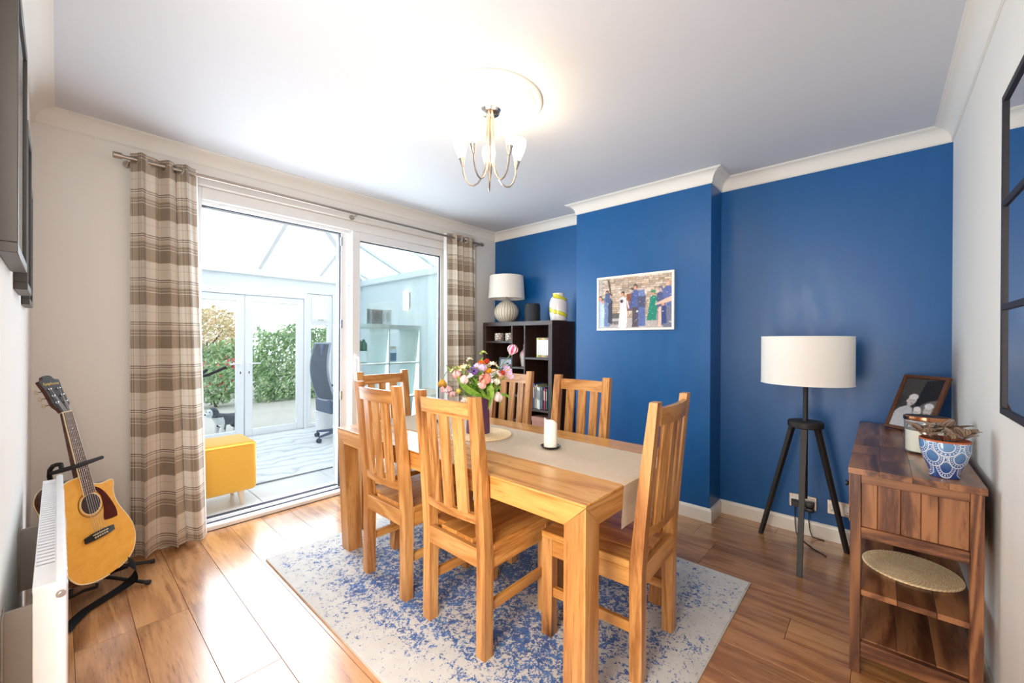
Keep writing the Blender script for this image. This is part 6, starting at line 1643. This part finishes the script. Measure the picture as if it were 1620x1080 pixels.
for s in (-1, 1): MB().tube([(-.02, s * .045, .27), (-.02 + .1 * s, s * .05, .27 - .12 * s)], .010, 8).box((-.02 + .1 * s, s * .095, .27 - .12 * s), (.09, .08, .022), None, .006).build('pedal', M_black, t)

# ------------------------------------------------------------------ dog outside the french doors
def skin_body(name, pts, edges, rad, mat, parent, subd=2):
    me = bpy.data.meshes.new(name); me.from_pydata(pts, edges, []); o = bpy.data.objects.new(name, me); COL.objects.link(o)
    o.parent = parent; me.materials.append(mat)
    sk = o.modifiers.new('skin', 'SKIN'); sk.use_smooth_shade = True
    for v, r in zip(me.skin_vertices[0].data, rad): v.radius = r if isinstance(r, tuple) else (r, r)
    me.skin_vertices[0].data[0].use_root = True
    ss = o.modifiers.new('sub', 'SUBSURF'); ss.levels = subd; ss.render_levels = subd
    return o
def _fur():
    t = NT('black_white_fur'); v = t.coord(); s = t.n('ShaderNodeSeparateXYZ'); t.l(v, s.inputs[0])
    n = t.noise(t.coord(scale=(1, 1, .4)), 55, 4, .7)
    lowf = t.noise(v, 9, 2)
    # white chest, muzzle and paws; black elsewhere
    muz = t.math('GREATER_THAN', t.math('ADD', s.outputs[0], t.math('MULTIPLY', lowf, .03)), .258)
    chest = t.math('MAXIMUM', muz, t.math('MULTIPLY', t.math('GREATER_THAN', t.math('ADD', s.outputs[0], t.math('MULTIPLY', lowf, .06)), .135), t.math('LESS_THAN', s.outputs[2], .245)))
    paw = t.math('LESS_THAN', s.outputs[2], .055)
    m = t.math('MAXIMUM', chest, paw)
    t.set(Base_Color=t.mix(m, t.mix(n, lin((30, 34, 44)), lin((70, 78, 92))), t.mix(n, lin((206, 208, 212)), lin((240, 242, 244)))), Roughness=.9, Sheen_Weight=.3)
    t.bump(n, .9, .012); return t.m
M_fur = _fur()
DG = thing('dog', 'small shaggy black and white dog standing outside the french door', 'dog', (1.53, 6.50, -.03), math.radians(205))
# local: x forward, z up
P_ = [(-.13, 0, .20), (-.02, 0, .195), (.10, 0, .205), (.155, 0, .255), (.19, 0, .285),
      (.10, .055, .15), (.105, .06, .075), (.115, .06, .012), (.10, -.055, .15), (.105, -.06, .075), (.115, -.06, .012),
      (-.135, .055, .16), (-.105, .062, .10), (-.165, .062, .065), (-.135, .062, .012), (-.135, -.055, .16), (-.105, -.062, .10), (-.165, -.062, .065), (-.135, -.062, .012),
      (-.19, 0, .245), (-.22, 0, .31), (-.20, 0, .345)]
E_ = [(0, 1), (1, 2), (2, 3), (3, 4), (2, 5), (5, 6), (6, 7), (2, 8), (8, 9), (9, 10), (0, 11), (11, 12), (12, 13), (13, 14), (0, 15), (15, 16), (16, 17), (17, 18), (0, 19), (19, 20), (20, 21)]
rd = [.072, .078, .085, .055, .06, .036, .026, .026, .036, .026, .026, .042, .034, .024, .026, .042, .034, .024, .026, .026, .03, .018]
skin_body('body', P_, E_, rd, M_fur, DG)
hd_ = MB().ball((.205, 0, .315), .068, 16, 12, (1.0, 1.0, .95)).ball((.262, 0, .298), .036, 12, 10, (1.15, 1.0, .8)); hd_.build('head', M_fur, DG)
for s in (-1, 1):
    MB().ball((.19, s * .066, .305), .036, 10, 8, (.7, .42, 1.35), Euler((s * .25, 0, 0)).to_matrix()).build('ear', M_fur, DG)
    MB().ball((.262, s * .026, .330), .0085, 8, 6).build('eye', M_black, DG)
MB().ball((.303, 0, .303), .012, 8, 6, (.8, 1.1, .8)).build('nose', M_black, DG)
MB().ball((.24, 0, .272), .03, 10, 8, (1.2, 1.1, .7)).build('beard', plain('white_fur', (236, 238, 240), .9), DG)
